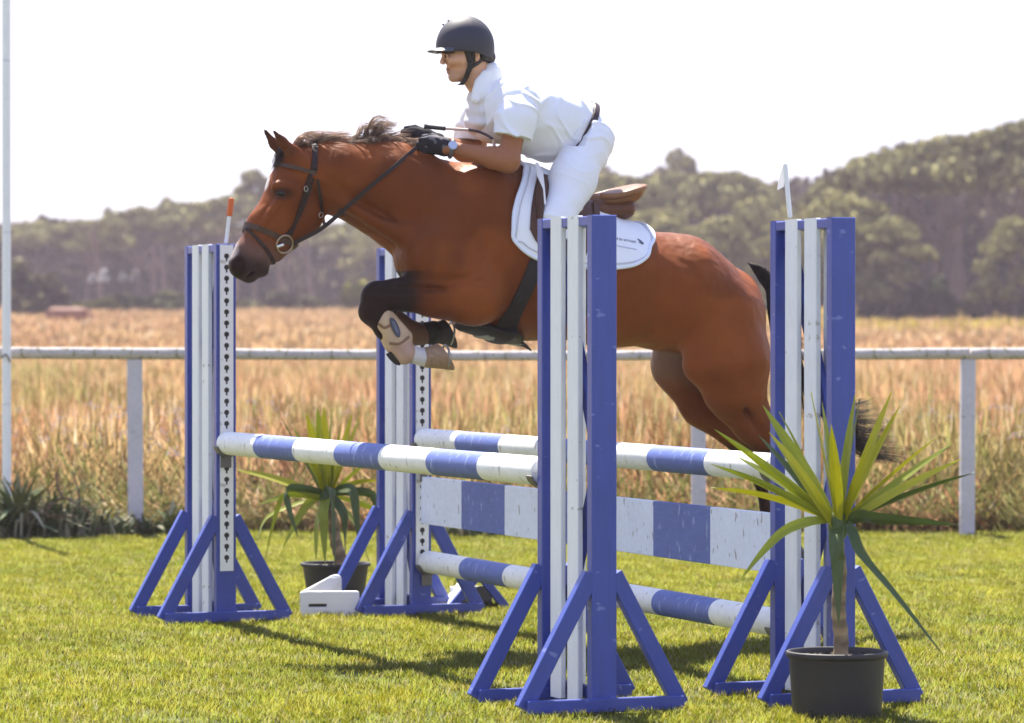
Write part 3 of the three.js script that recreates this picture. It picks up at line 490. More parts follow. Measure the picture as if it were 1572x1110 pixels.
// a pine of height 1 and crown width about 1, scaled where it stands
function pineShape(kind) {
  const lobes = [], limbs = [], spread = kind === 'tall' ? 0.22 : 0.42, low = kind === 'tall' ? 0.62 : kind === 'round' ? 0.42 : 0.56, nL = kind === 'tall' ? 7 : 17, top = V(rr(-0.05, 0.05), low, rr(-0.05, 0.05));
  limbs.push(tube([V(0, -0.03, 0), V(rr(-0.03, 0.03), low * 0.45, rr(-0.03, 0.03)), top], (t) => 0.030 - 0.010 * t, 7, 8));
  for (let i = 0; i < nL; i++) {
    const a = i * 2.4 + rr(-0.4, 0.4), r = spread * Math.sqrt((i + 0.3) / nL), y = lerp(0.90, low + 0.10, Math.pow(r / spread, 2) * rr(0.6, 1.1)), s = kind === 'tall' ? rr(0.08, 0.15) : rr(0.13, 0.21);
    lobes.push([Math.cos(a) * r, y, Math.sin(a) * r, s, s * rr(0.34, 0.5), s]);
    if (i % 2 === 0) { const e = V(Math.cos(a) * r, y - s * 0.2, Math.sin(a) * r), f = V(top.x * (0.6 + 0.4 * rnd()), low * rr(0.62, 0.98), top.z); limbs.push(tube([f, f.clone().lerp(e, 0.5).add(V(Math.cos(a) * 0.03, -0.02, Math.sin(a) * 0.03)), e], (t) => 0.014 - 0.009 * t, 5, 6)); }
  }
  if (kind === 'round') for (let i = 0; i < 9; i++) { const a = rr(0, 6.28), r = rr(0.2, 0.42); lobes.push([Math.cos(a) * r, rr(0.25, 0.5), Math.sin(a) * r, rr(0.11, 0.17), rr(0.08, 0.12), rr(0.11, 0.17)]); }
  return { trunk: limbs, crown: crownGeo(lobes, kind === 'tall' ? 300 : 340, 0.020, kind === 'round' ? [0.33, 0.305, 0.125] : [0.27, 0.255, 0.11]) };
}
const protos = [['wide', 0], ['wide', 1], ['round', 2], ['wide', 3], ['tall', 4], ['round', 5]].map(([k]) => { const s = pineShape(k); const g = new THREE.Group(); mesh('trunk', s.trunk, barkM, g); mesh('crown', s.crown, needle, g); return g; });
function pine(proto, px, py, z, wpx, label, group) {
  const x = (px - CX) * z / F, y0 = groundY(x, z), h = EYE + (HORIZON - py) * z / F - y0, w = wpx * z / F / 0.95, o = protos[proto].clone(); o.name = numbered('pine_tree'); scene.add(o);
  o.position.set(x, y0, -z); o.scale.set(w, h, w); o.rotation.y = rr(0, 6.28); return tag(o, label, 'tree', group);
}
// right-hand grove, nearest and tallest
const T = [
  [0, 1558, 178, 152, 250, 'tallest umbrella pine of the grove, cut by the right edge of the view'], [1, 1452, 200, 158, 235, 'broad umbrella pine second from the right edge, its crown among the highest'], [3, 1362, 224, 160, 190, 'umbrella pine whose high crown stands just right of the right standard\'s top'], [2, 1300, 296, 150, 190, 'low rounded pine directly behind the top of the right standard'], [5, 1366, 330, 148, 130, 'small bushy pine low down between the right standard and the dark shrub'],
  [2, 1560, 330, 146, 110, 'small bushy pine low at the right edge of the view, before the tallest one'], [0, 1275, 268, 172, 100, 'umbrella pine tip showing between the white flag stick and the grove'],
  [0, 955, 262, 186, 190, 'umbrella pine just right of the rider\'s hip, above the saddle'], [3, 1030, 258, 192, 170, 'umbrella pine in the middle distance above the horse\'s croup'], [1, 1112, 256, 188, 170, 'broad umbrella pine above the horse\'s tail'], [2, 1170, 298, 180, 130, 'rounded pine just left of the white flag stick'], [4, 1044, 220, 225, 110, 'tall dark pine whose tip rises above the middle grove'], [2, 1010, 318, 170, 160, 'bushy pine low behind the saddle cloth'], [5, 1100, 330, 168, 140, 'bushy pine low behind the horse\'s croup'], [5, 1215, 330, 165, 110, 'bushy pine low behind the left post of the right standard'],
  [1, 60, 336, 235, 150, 'flat-topped pine just right of the tall white pole'], [0, 135, 332, 232, 140, 'flat-topped pine second from the tall white pole'], [3, 212, 312, 228, 130, 'domed pine left of the far-left standard'], [4, 168, 312, 262, 50, 'slender isolated pine tip above the left end of the wood'], [1, 282, 304, 230, 150, 'broad pine behind the far-left standard'], [4, 256, 297, 250, 70, 'slender pine whose flat tip stands above the broad pine at left'], [0, 360, 292, 226, 130, 'pine behind the orange-tipped stick'], [4, 392, 252, 236, 120, 'tall straggly pine at the horse\'s face'],
  [3, 440, 318, 230, 140, 'pine behind the horse\'s cheek'], [1, 530, 338, 226, 140, 'pine seen under the horse\'s neck'], [2, 590, 345, 222, 120, 'rounded pine seen before the horse\'s chest'], [0, 690, 320, 230, 160, 'pine hidden mostly behind the horse\'s shoulder'], [3, 800, 318, 228, 160, 'pine hidden mostly behind the rider\'s leg'], [1, -60, 330, 236, 150, 'pine beyond the left edge, behind the tall white pole'], [3, 880, 300, 215, 140, 'pine just behind the rider\'s knee'], [1, 1660, 190, 160, 240, 'umbrella pine beyond the right edge of the view'],
];
T.forEach((t) => pine(...t, 'pines of the wood beyond the field'));
// rows of stems in the shade of the wood
{
  let k = 0; for (let i = 0; i < 26; i++) { const right = i > 15, px = right ? lerp(1240, 1570, (i - 16 + rnd()) / 10) : lerp(20, 1180, (i + rnd()) / 16), z = right ? rr(164, 186) : rr(200, 222); const x = (px - CX) * z / F, o = new THREE.Group(); const y = groundY(x, z), h = right ? rr(6, 7.5) : rr(4, 5.5), l = rr(-0.6, 0.6); o.name = numbered('bare_pine'); o.position.set(x, y - 0.2, -z); scene.add(o); mesh('trunk', tube([V(0, 0, 0), V(l * 0.4, h * 0.5, 0), V(l, h, 0)], (t) => rr(0.14, 0.15) * (1.2 - 0.5 * t), 7, 8), barkM, o); mesh('limb', tube([V(l * 0.6, h * 0.62, 0), V(l * 0.6 + rr(-0.8, 0.8), h * 0.85, 0.3), V(l * 0.6 + rr(-1.6, 1.6), h * 1.05, 0.5)], (t) => 0.08 * (1 - 0.5 * t), 5, 6), barkM, o); tag(o, right ? 'bare dark pine stem in the shade under the tall crowns at right' : 'bare dark pine stem in the shade of the lower wood left and middle', 'tree', right ? 'dark stems under the right-hand grove' : 'dark stems in the wood at left and middle'); }
}
function bush(px, py, z, wpx, tone, label, flat = 1) {
  const x = (px - CX) * z / F, y0 = groundY(x, z), h = EYE + (HORIZON - py) * z / F - y0, w = wpx * z / F / 2, lobes = []; for (let i = 0; i < 9; i++) lobes.push([rr(-0.7, 0.7) * w, h * rr(0.25, 0.68), rr(-0.5, 0.5) * w, w * rr(0.3, 0.5), h * rr(0.2, 0.34), w * rr(0.3, 0.5)]);
  const o = thing('bush', label, 'bush', V(x, y0, -z)); mesh('foliage', crownGeo(lobes, 300, 0.16, tone), needle, o); mesh('stem', tube([V(0, -0.1, 0), V(0.1, h * 0.3, 0), V(0.2, h * 0.55, 0)], 0.06, 6, 6), barkM, o); return o;
}
bush(1432, 418, 146, 74, [0.046, 0.053, 0.026], 'dark green round shrub at the foot of the right-hand grove');
bush(1500, 432, 147, 80, [0.105, 0.099, 0.037], 'lighter olive shrub right of the dark round shrub'); bush(1365, 446, 150, 90, [0.053, 0.056, 0.031], 'low dark shrub just right of the right standard');
bush(1562, 440, 150, 60, [0.074, 0.074, 0.037], 'olive shrub at the right edge under the pines'); bush(60, 396, 160, 95, [0.174, 0.155, 0.081], 'pale feathery bush right of the tall white pole'); bush(40, 452, 158, 60, [0.124, 0.105, 0.050], 'low brownish bush beside the tall white pole, before the pale feathery one');
bush(235, 446, 172, 150, [0.087, 0.090, 0.040], 'grey-green bush behind the cow, left of the far-left standard'); bush(140, 458, 170, 90, [0.161, 0.155, 0.046], 'low yellowish bush right behind the cow'); bush(545, 432, 176, 40, [0.260, 0.248, 0.043], 'small bright yellow-green bush seen below the horse\'s neck'); bush(468, 446, 176, 110, [0.105, 0.102, 0.050], 'grey-green bush below the horse\'s jaw'); bush(600, 450, 176, 60, [0.099, 0.099, 0.050], 'grey-green bush beside the folded forelegs'); bush(990, 440, 172, 160, [0.093, 0.093, 0.046], 'bush behind the horse\'s loin'); bush(1130, 446, 172, 130, [0.093, 0.093, 0.046], 'bush behind the horse\'s hindquarters'); bush(400, 452, 176, 80, [0.124, 0.118, 0.056], 'dry bush just right of the far-left standard');
for (const [px, py, w, label] of [[141, 419, 9, 'leftmost small white-flowered shrub in the shade of the left wood'], [158, 418, 15, 'widest white-flowered shrub among the left pines'], [188, 418, 9, 'white-flowered shrub between the widest one and the far-left standard'], [207, 418, 13, 'faint pale-flowered shrub nearest the far-left standard']]) { const z = 171; const x = (px - CX) * z / F, yc = EYE + (HORIZON - (py + 12)) * z / F, y0 = groundY(x, z), o = thing('flowering_shrub', label, 'shrub', V(x, y0, -z)), h = yc - y0, r = w * z / F / 2; mesh('flowers', crownGeo([[0, h, 0, r, r * 1.1, r], [r * 0.2, h + r * 1.3, 0, r * 0.6, r * 0.9, r * 0.6]], 160, 0.06, px > 200 ? [0.5, 0.48, 0.46] : [0.95, 0.93, 0.9]), needle, o); mesh('stem', tube([V(0, 0, 0), V(0.03, h * 0.5, 0), V(0, h, 0)], 0.04, 6, 6), barkM, o); }
{ // the closed mass of the wood behind the trees one can tell apart
  const lobes = []; for (let i = 0; i < 10; i++) lobes.push([rr(-1, 1), rr(-0.6, 0.7), rr(-0.4, 0.4), rr(0.7, 1), rr(0.5, 0.8), 0.6]);
  const list = []; for (let i = 0; i < 420; i++) { const t = rnd(), px = lerp(-150, 1750, t), right = px > 1225, z = right ? rr(188, 214) : rr(238, 275), top = right ? 330 - 70 * sstep(1260, 1420, px) : px > 880 ? 330 : 372, py = lerp(474, top - (px > 880 && !right ? 40 : 0), Math.pow(rnd(), 0.8)); const p = at(px, py, z); list.push([p.x, p.y, p.z, rr(1.2, 2), rr(0.9, 1.5), lin(0.5, 0.48, 0.5).multiplyScalar(rr(0.7, 1.2))]); }
  scatter('far_wood', crownGeo(lobes, 60, 0.35, [0.20, 0.185, 0.10]), needle, list, 'shaded depth of the pine wood closing the view behind the trees', 'wood');
}
{ // a cow far out in the field, belly deep in grass
  const z = 150, b = V((108 - CX) * z / F, groundY((108 - CX) * z / F, z) - 0.34, -z), o = thing('grazing_cow', 'reddish brown cow grazing far out in the dry field at left', 'cow', b, -0.12), f = new Field(), c = (a, d, r0, r1, q = 1, k = 0.06) => f.cone(a, d, r0, r1, q, q, k);
  c([-0.62, 1.02, 0], [0.45, 1.0, 0], 0.30, 0.31, 0.85, 0.1); c([-0.74, 1.10, 0], [-0.62, 0.9, 0], 0.20, 0.24, 0.9); c([0.45, 1.06, 0], [0.80, 0.92, 0], 0.24, 0.17, 0.7, 0.1); c([0.80, 0.92, 0], [1.02, 0.62, 0], 0.16, 0.12, 0.8); c([1.02, 0.62, 0], [1.12, 0.36, 0], 0.115, 0.07, 0.9);
  for (const s of [-1, 1]) { c([0.42, 0.85, s * 0.15], [0.40, 0.45, s * 0.16], 0.13, 0.07); c([0.40, 0.45, s * 0.16], [0.42, 0.05, s * 0.16], 0.06, 0.05); c([-0.62, 0.9, s * 0.16], [-0.56, 0.62, s * 0.17], 0.18, 0.11); c([-0.56, 0.62, s * 0.17], [-0.70, 0.42, s * 0.17], 0.085, 0.065); c([-0.70, 0.42, s * 0.17], [-0.66, 0.05, s * 0.17], 0.06, 0.05); c([1.0, 0.72, s * 0.10], [0.95, 0.76, s * 0.22], 0.05, 0.025, 1, 0.02); }
  mesh('body', f.mesh(0.035, (x, y, zz) => { const g = nz(x * 5, y * 5, zz * 5); return y < 0.5 ? [0.12 + 0.02 * g, 0.04, 0.02] : [0.22 + 0.05 * g, 0.075 + 0.015 * g, 0.03]; }), std({ vertexColors: true, roughness: 0.7 }), o);
  for (const s of [-1, 1]) mesh('horn', tube([V(0.97, 0.80, s * 0.09), V(0.98, 0.9, s * 0.17), V(1.05, 0.96, s * 0.18)], (t) => 0.025 * (1 - 0.8 * t), 6, 6), std({ color: lin(0.5, 0.45, 0.35), roughness: 0.6 }), o);
  mesh('tail', tube([V(-0.92, 1.15, 0), V(-1.0, 0.9, 0.02), V(-0.98, 0.5, 0.03)], 0.022, 6, 8), std({ color: lin(0.10, 0.035, 0.02), roughness: 0.9 }), o);
}

// ---------------------------------------------------------------- the horse
// local axes of horse, rider and tack: x towards the tail, y up, z towards the near (left) side; hp() turns a place in the photograph into them
const HZ = 15.9, CT = Math.cos(TURN), ST = Math.sin(TURN), PX = HZ / F;
function hp(px, py, w = 0) { const k = (px - CX) / F, u = (k * (HZ - w * CT) - w * ST) / (CT - k * ST), z = HZ + u * ST - w * CT; return [u, EYE - (py - HORIZON) * z / F, w]; }
const onHorseLine = V(0, 0, -HZ);
const horse = new Field();
{
  const h = horse, C = (a, b, ra, rb, qa = 1, qb = qa, k = 0.05) => h.cone(hp(...a), hp(...b), ra * PX, rb * PX, qa, qb, k);
  // trunk
  C([712, 362], [800, 393], 100, 127, 0.80, 0.82, 0.06);
  C([800, 393], [930, 436], 126, 93, 0.82, 1.10, 0.06);
  C([930, 436], [1035, 450], 93, 88, 1.10, 1.18, 0.06);
  C([752, 304], [800, 312], 52, 50, 0.9, 0.85, 0.08);                         // withers
  // neck: deep and flat
  C([466, 262], [522, 276], 35, 50, 0.95, 0.82, 0.05);
  C([522, 276], [600, 296], 52, 71, 0.82, 0.80, 0.06);
  C([600, 296], [690, 345], 70, 96, 0.80, 0.82, 0.06);
  C([484, 238], [640, 244], 17, 21, 1.0, 1.0, 0.05);                          // crest
  // chest and shoulders
  for (const s of [-1, 1]) {
    C([655, 398, s * 0.09], [690, 430, s * 0.10], 50, 52, 0.85, 0.9, 0.05);
    C([748, 300, s * 0.13], [668, 392, s * 0.17], 46, 42, 0.7, 0.8, 0.07);     // shoulder blade
    C([668, 392, s * 0.17], [728, 452, s * 0.17], 42, 44, 0.8, 0.85, 0.06);    // upper arm
  }
  for (const s of [-1, 1]) { // muscles under the skin
    C([715, 385, s * 0.185], [738, 442, s * 0.185], 30, 26, 0.8, 0.8, 0.02);
    C([738, 308, s * 0.14], [682, 374, s * 0.18], 24, 24, 0.8, 0.8, 0.022);
    C([640, 398, s * 0.10], [662, 424, s * 0.12], 26, 24, 0.8, 0.8, 0.02);
    C([535, 304, s * 0.085], [652, 374, s * 0.155], 19, 24, 0.75, 0.8, 0.025);
    C([1062, 470, s * 0.17], [1108, 505, s * 0.175], 40, 38, 0.85, 0.85, 0.05);
    C([1142, 488, s * 0.10], [1149, 560, s * 0.125], 23, 23, 0.85, 0.85, 0.02);
  }
  C([1086, 480, 0.19], [1082, 545, 0.19], 27, 24, 0.85, 0.85, 0.02); C([1110, 590, 0.185], [1150, 640, 0.175], 20, 12, 0.8, 0.8, 0.02);
  // croup and thighs
  C([1035, 450], [1100, 476], 88, 73, 1.12, 1.12, 0.06);
  for (const s of [-1, 1]) C([1062, 458, s * 0.12], [1117, 492, s * 0.12], 54, 47, 0.9, 0.9, 0.07);
  C([1106, 490, 0.12], [1120, 555, 0.16], 60, 58, 1.0, 0.92, 0.06);
  C([1122, 555, 0.16], [1130, 600, 0.16], 60, 47, 0.92, 0.9, 0.06);
  C([1130, 600, 0.16], [1153, 645, 0.155], 46, 31, 0.85, 0.8, 0.05);
  C([1153, 645, 0.155], [1186, 697, 0.15], 31, 18, 0.8, 0.8, 0.05);
  C([1090, 520, 0.17], [1076, 560, 0.17], 40, 26, 0.9, 0.9, 0.07);            // stifle
  C([1186, 697, 0.15], [1203, 688, 0.15], 17, 10, 0.8, 0.8, 0.03);            // point of hock
  C([1187, 700, 0.15], [1186, 735, 0.15], 16, 11, 0.8, 0.8, 0.03);
  C([1186, 735, 0.15], [1197, 800, 0.15], 10.5, 10, 0.85, 0.85, 0.03);
  C([1197, 800, 0.15], [1200, 812, 0.15], 14, 14, 0.85, 0.85, 0.02);          // fetlock
  C([1200, 812, 0.15], [1216, 840, 0.15], 11, 12, 0.9, 0.9, 0.02);
  // far hind leg
  C([1078, 478, -0.13], [1048, 560, -0.15], 62, 46, 1.0, 0.9, 0.06);
  C([1048, 560, -0.15], [1078, 622, -0.15], 46, 32, 0.9, 0.85, 0.06);
  C([1078, 622, -0.15], [1142, 684, -0.15], 32, 18, 0.85, 0.8, 0.05);
  C([1142, 684, -0.15], [1160, 700, -0.15], 18, 15, 0.8, 0.8, 0.03);
  C([1160, 700, -0.15], [1168, 735, -0.15], 15, 11, 0.8, 0.8, 0.03);
  C([1168, 735, -0.15], [1178, 800, -0.15], 10.5, 10, 0.85, 0.85, 0.03);
  C([1178, 800, -0.15], [1181, 811, -0.15], 14, 14, 0.85, 0.85, 0.02);
  C([1181, 811, -0.15], [1196, 838, -0.15], 11, 12, 0.9, 0.9, 0.02);
  // near foreleg, tightly folded
  C([728, 452, 0.17], [672, 452, 0.17], 42, 33, 0.85, 0.8, 0.06);
  C([672, 452, 0.17], [608, 453, 0.165], 32, 23, 0.8, 0.85, 0.05);
  C([608, 453, 0.165], [580, 456, 0.16], 22, 22.5, 0.85, 0.85, 0.03);
  C([576, 460, 0.16], [571, 477, 0.16], 22, 20, 0.85, 0.85, 0.03);             // knee
  C([571, 479, 0.16], [590, 507, 0.16], 17, 13, 0.85, 0.85, 0.03);
  C([590, 507, 0.16], [616, 537, 0.16], 12.5, 12, 0.9, 0.9, 0.02);
  C([616, 537, 0.16], [623, 541, 0.16], 15, 15, 0.85, 0.85, 0.02);
  C([627, 543, 0.16], [655, 550, 0.16], 13.5, 14, 0.9, 0.95, 0.02);
  // far foreleg
  C([715, 446, -0.17], [640, 450, -0.17], 40, 27, 0.85, 0.8, 0.06);
  C([640, 450, -0.17], [594, 462, -0.165], 25, 21, 0.8, 0.85, 0.04);
  C([594, 462, -0.165], [590, 478, -0.165], 21, 17, 0.85, 0.85, 0.03);
  C([592, 480, -0.165], [634, 512, -0.165], 14, 12, 0.85, 0.85, 0.02);
  C([634, 512, -0.165], [640, 514, -0.165], 15, 15, 0.85, 0.85, 0.02);
  C([642, 514, -0.165], [662, 511, -0.165], 13, 13, 0.9, 0.9, 0.02);
  // head
  C([454, 256], [443, 287], 29, 29, 0.88, 1.1, 0.04);
  C([463, 318], [459, 325], 38, 38, 0.70, 0.70, 0.02);                        // cheek
  C([440, 297], [409, 350], 30, 28, 1.1, 0.78, 0.04);
  C([409, 350], [388, 388], 28, 24, 0.78, 0.84, 0.04);
  C([460, 330], [420, 384], 31, 19, 0.6, 0.7, 0.04);                          // jaw
  C([384, 392], [376, 405], 26, 23, 0.82, 0.85, 0.03);
  C([376, 410], [384, 423], 19, 11, 1.0, 1.0, 0.03);                           // upper lip
  C([398, 404], [402, 414], 18, 11, 0.9, 0.9, 0.02);                           // lower lip
  for (const s of [-1, 1]) {
    C([424, 286, s * 0.066], [442, 289, s * 0.078], 8, 8, 0.8, 0.8, 0.018); C([430, 306, s * 0.074], [404, 346, s * 0.060], 5, 4, 0.8, 0.8, 0.018);   // brow
    C([462, 252, s * 0.055], [450, 236, s * 0.058], 13, 12, 0.8, 0.8, 0.03);
    const e = s > 0 ? [[450, 236], [433, 218], [418, 198]] : [[438, 238], [420, 220], [404.5, 197.5]]; // ears
    C([...e[0], s * 0.056], [...e[1], s * 0.062], 9.5, 8.5, 0.7, 0.6, 0.02);
    C([...e[1], s * 0.062], [...e[2], s * 0.056], 8.5, 1.6, 0.6, 0.7, 0.01);
    const hb = (px, py, w, a, b, c, t, k = 0.014) => h.ball(hp(px, py, w), a * PX, b * PX, c * PX, t, k, -1);
    if (s > 0) hb(430, 220, 0.078, 5, 14, 5, -2.4); else hb(418, 221, -0.078, 5, 14, 5, -2.4);
    hb(366, 408, s * 0.066, 6, 10, 7, 0.35);                                   // nostril
    hb(388, 419, s * 0.05, 10, 1.8, 12, 0.6);                                  // mouth
    hb(434, 298, s * 0.100, 8, 5.5, 7, 0.4, 0.008);                                   // eye socket
    hb(405, 368, s * 0.098, 30, 10, 12, 2.1, 0.02);                                    // hollow of the face
    hb(493, 306, s * 0.128, 9, 38, 9, -0.5, 0.04);                             // behind the cheek
    hb(560, 312, s * 0.142, 55, 6, 12, -0.5, 0.05);                            // jugular groove
    hb(775, 420, s * 0.325, 10, 70, 10, -0.25, 0.06);                          // behind the shoulder
    hb(1015, 470, s * 0.345, 14, 50, 16, -0.15, 0.07);                         // flank
    hb(1050, 490, s * 0.335, 7, 60, 10, -0.5, 0.05);
    hb(690, 432, s * 0.272, 30, 4, 8, 0.1, 0.05);
    hb(640, 443, s * 0.232, 40, 2.5, 6, 0.0, 0.03);                            // forearm muscles
    hb(1150, 640, s * 0.232, 4, 40, 6, 0.6, 0.03);                             // gaskin
  }
  h.post = (d, x, y, z) => d + 0.0045 * nz(x * 8, y * 8, z * 8) + 0.0026 * nz(x * 19, y * 13, z * 19 + 5) + 0.0012 * nz(x * 46, y * 30, z * 46 + 2);
}
const pxOf = (x, y, z) => { const X = x * CT + z * ST, zz = HZ + x * ST - z * CT; return [CX + X / zz * F, HORIZON + (EYE - y) / zz * F]; };
const horseColour = (x, y, z, n) => {
  const [px, py] = pxOf(x, y, z), g = nz(x * 14, y * 14, z * 14) * 0.5 + nz(x * 45, y * 45, z * 45) * 0.3, patch = fbm(x * 3, y * 3, z * 3);
  let c = [0.205 + 0.04 * patch, 0.056 + 0.012 * patch, 0.0140 + 0.003 * patch];
  const mix = (t, k) => { t = clamp(t, 0, 1); c = c.map((v, i) => lerp(v, k[i], t)); };
  const black = [0.014, 0.011, 0.010];
  mix(sstep(330, 420, px) * sstep(560, 440, px) * 0.25, [0.18, 0.050, 0.017]);
  mix(0.62 * sstep(-0.05, 0.45, fbm(x * 2.6 + 4, y * 2.6, z * 2.6)), [0.090, 0.0245, 0.0085]);
  mix(sstep(1040, 1100, px) * sstep(600, 640, py) * 0.5, [0.085, 0.024, 0.010]);
  if (px > 530 && px < 760 && py > 415) mix(sstep(672, 622, px + 10 * g), black);                         // fore points
  if (px > 1100) mix(sstep(672, 700, py + 8 * g - (px - 1150) * 0.1), black);
  if (px > 1165 && z > 0) mix(sstep(742, 748, py + 3 * g), [0.45, 0.43, 0.42]);                      // white stocking
  if (px > 616 && px < 720 && py > 520 && z > 0) mix(sstep(628, 636, px + 4 * g), [0.55, 0.52, 0.50]);       // white pastern
  if (px < 500) {
    const a = (px - 450) * -0.407 + (py - 240) * 0.913;                                             // along the face
    mix(sstep(118, 165, a + 8 * g) * 0.75, [0.10, 0.075, 0.068]);
    mix(sstep(158, 178, a + 6 * g) * 0.9, [0.022, 0.018, 0.018]);
    const de = Math.hypot((px - 433) / 20, (py - 297) / 12); mix(sstep(1.2, 0.5, de) * 0.75, [0.03, 0.018, 0.013]);
    if (py < 248 && px > 395) mix(sstep(222, 198, py) * 0.85, black);
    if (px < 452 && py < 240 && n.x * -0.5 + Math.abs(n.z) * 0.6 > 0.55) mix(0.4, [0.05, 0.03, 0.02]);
    const blaze = Math.hypot((px - 408) / 8, (py - 279) / 15) + Math.abs(z) / 0.035; mix(sstep(1.3, 0.7, blaze), [0.55, 0.50, 0.46]);
    const snip = Math.hypot((px - 360) / 14, (py - 385) / 16) + Math.abs(z) / 0.05; mix(sstep(1.4, 0.7, snip) * 0.7, [0.5, 0.42, 0.38]);
    const dn = Math.hypot((px - 366) / 12, (py - 409) / 17); mix(sstep(1.15, 0.75, dn), [0.010, 0.008, 0.008]);
  }
  if (px > 960 && px < 1130 && py > 525 && z < 0.08 && n.y < 0.3) mix(sstep(0.06, -0.05, z) * sstep(610, 560, py) * 0.6, [0.16, 0.13, 0.10]);
  return c.map((v) => Math.max(0.004, v * (1 + 0.16 * g)));
};
const hairTex = texture(256, 256, (u, v) => 0.5 + 0.4 * nz(u * 70, v * 22, 1) + 0.2 * nz(u * 160, v * 60, 4), false);
const coat = phys({ vertexColors: true, roughness: 0.5, bumpMap: hairTex, bumpScale: 0.0005, ior: 1.5, specularColor: lin(1, 0.40, 0.16), specularIntensity: 0.4 });
const T_HORSE = thing('horse', 'bay horse jumping to the left with folded forelegs and a black tail', 'horse', onHorseLine, TURN);
mesh('body', horse.mesh(0.0075, horseColour), coat, T_HORSE);
// march from the side (or along any ray) to the skin; returns [point, normal]
function onSkin(field, px, py, side, off = 0) {
  let w = 0.16 * side;
  for (let it = 0; it < 4; it++) {
    const [x, y] = hp(px, py, w); let z = 0.62 * side, d; for (let k = 0; k < 160; k++) { d = field.ev(x, y, z) - off; if (d < 0.0008 || z * side < 0) break; z -= side * Math.max(0.0012, d * 0.6); } w = Math.max(0, z * side) * side;
  }
  const [x, y] = hp(px, py, w); return { p: V(x, y, w), n: field.grad(x, y, w) };
}
function sideSkin(field, x, y, side, off) { let z = 0.62 * side; for (let k = 0; k < 200; k++) { const d = field.ev(x, y, z) - off; if (d < 0.0008 || z * side <= 0) break; z -= side * Math.max(0.001, d * 0.6); } z = Math.max(0, z * side) * side; return { p: V(x, y, z), n: field.grad(x, y, z) }; }
function ring(field, cpx, cpy, epx, epy, a0, a1, n, off, far = 0.2) { // round the body in the plane of the direction c->e and the cross axis
  const c = hp(cpx, cpy), e = hp(epx, epy), ex = e[0] - c[0], ey = e[1] - c[1], L = Math.hypot(ex, ey), out = [];
  for (let i = 0; i <= n; i++) { const a = lerp(a0, a1, i / n) * Math.PI / 180, dx = Math.cos(a) * ex / L, dy = Math.cos(a) * ey / L, dz = Math.sin(a); let r = far; for (let k = 0; k < 260; k++) { const d = field.ev(c[0] + dx * r, c[1] + dy * r, dz * r) - off; if (d < 0.0008 || r < 0.005) break; r -= Math.max(0.0012, d * 0.55); } const p = V(c[0] + dx * r, c[1] + dy * r, dz * r); out.push({ p, n: field.grad(p.x, p.y, p.z) }); }
  return out;
}
function strap(list, width, thick, closed = false) { // flat strap lying on skin points; width may be a function of 0..1
  const pos = [], idx = [], n = list.length, uv = []; let run = 0;
  list.forEach(({ p, n: nn }, i) => {
    const a = list[closed ? (i + n - 1) % n : Math.max(0, i - 1)].p, b = list[closed ? (i + 1) % n : Math.min(n - 1, i + 1)].p, t = b.clone().sub(a).normalize(), s = t.clone().cross(nn).normalize(), w = (typeof width === 'function' ? width(i / (n - 1)) : width) / 2; if (i) run += p.distanceTo(list[i - 1].p);
    for (const [u, v] of [[-w, 0], [-w * 0.96, thick], [w * 0.96, thick], [w, 0]]) { const q = p.clone().addScaledVector(s, u).addScaledVector(nn, v); pos.push(q.x, q.y, q.z); uv.push(u, run); }
  });
  for (let i = 0; i < (closed ? n : n - 1); i++) for (let j = 0; j < 4; j++) { const a = i * 4 + j, b = i * 4 + (j + 1) % 4, c = ((i + 1) % n) * 4 + j, d = ((i + 1) % n) * 4 + (j + 1) % 4; idx.push(a, c, b, b, c, d); }
  if (!closed) { idx.push(0, 1, 2, 0, 2, 3); const o = (n - 1) * 4; idx.push(o, o + 2, o + 1, o, o + 3, o + 2); }
  const g = new THREE.BufferGeometry(); g.setAttribute('position', new THREE.Float32BufferAttribute(pos, 3)); g.setAttribute('uv', new THREE.Float32BufferAttribute(uv, 2)); g.setIndex(idx); const q = g.toNonIndexed(); q.computeVertexNormals(); return q;
}
function smooth(list, per = 4) { const c = new THREE.CatmullRomCurve3(list.map((q) => q.p)), k = new THREE.CatmullRomCurve3(list.map((q) => q.n)), N = (list.length - 1) * per, out = []; for (let i = 0; i <= N; i++) out.push({ p: c.getPoint(i / N), n: k.getPoint(i / N).normalize() }); return out; }
function sheet(rows, thick) { // closed cloth from a grid of skin points rows[i][j] = {p, n}
  const R = rows.length, C = rows[0].length, pos = [], idx = [], uv = [];
  for (const k of [thick, 0]) rows.forEach((r, i) => r.forEach(({ p, n }, j) => { const q = p.clone().addScaledVector(n, k); pos.push(q.x, q.y, q.z); uv.push(q.x, q.y); }));
  const o = R * C, f = (a, b, c, d) => idx.push(a, b, c, b, d, c);
  for (let i = 0; i + 1 < R; i++) for (let j = 0; j + 1 < C; j++) { const a = i * C + j; f(a, a + 1, a + C, a + C + 1); f(o + a + 1, o + a, o + a + C + 1, o + a + C); }
  for (let i = 0; i + 1 < R; i++) { f(o + i * C, i * C, o + (i + 1) * C, (i + 1) * C); f(i * C + C - 1, o + i * C + C - 1, (i + 1) * C + C - 1, o + (i + 1) * C + C - 1); }
  for (let j = 0; j + 1 < C; j++) { f(j, o + j, j + 1, o + j + 1); const a = (R - 1) * C + j; f(o + a, a, o + a + 1, a + 1); }
  const g = new THREE.BufferGeometry(); g.setAttribute('position', new THREE.Float32BufferAttribute(pos, 3)); g.setAttribute('uv', new THREE.Float32BufferAttribute(uv, 2)); g.setIndex(idx); g.computeVertexNormals(); return g;
}
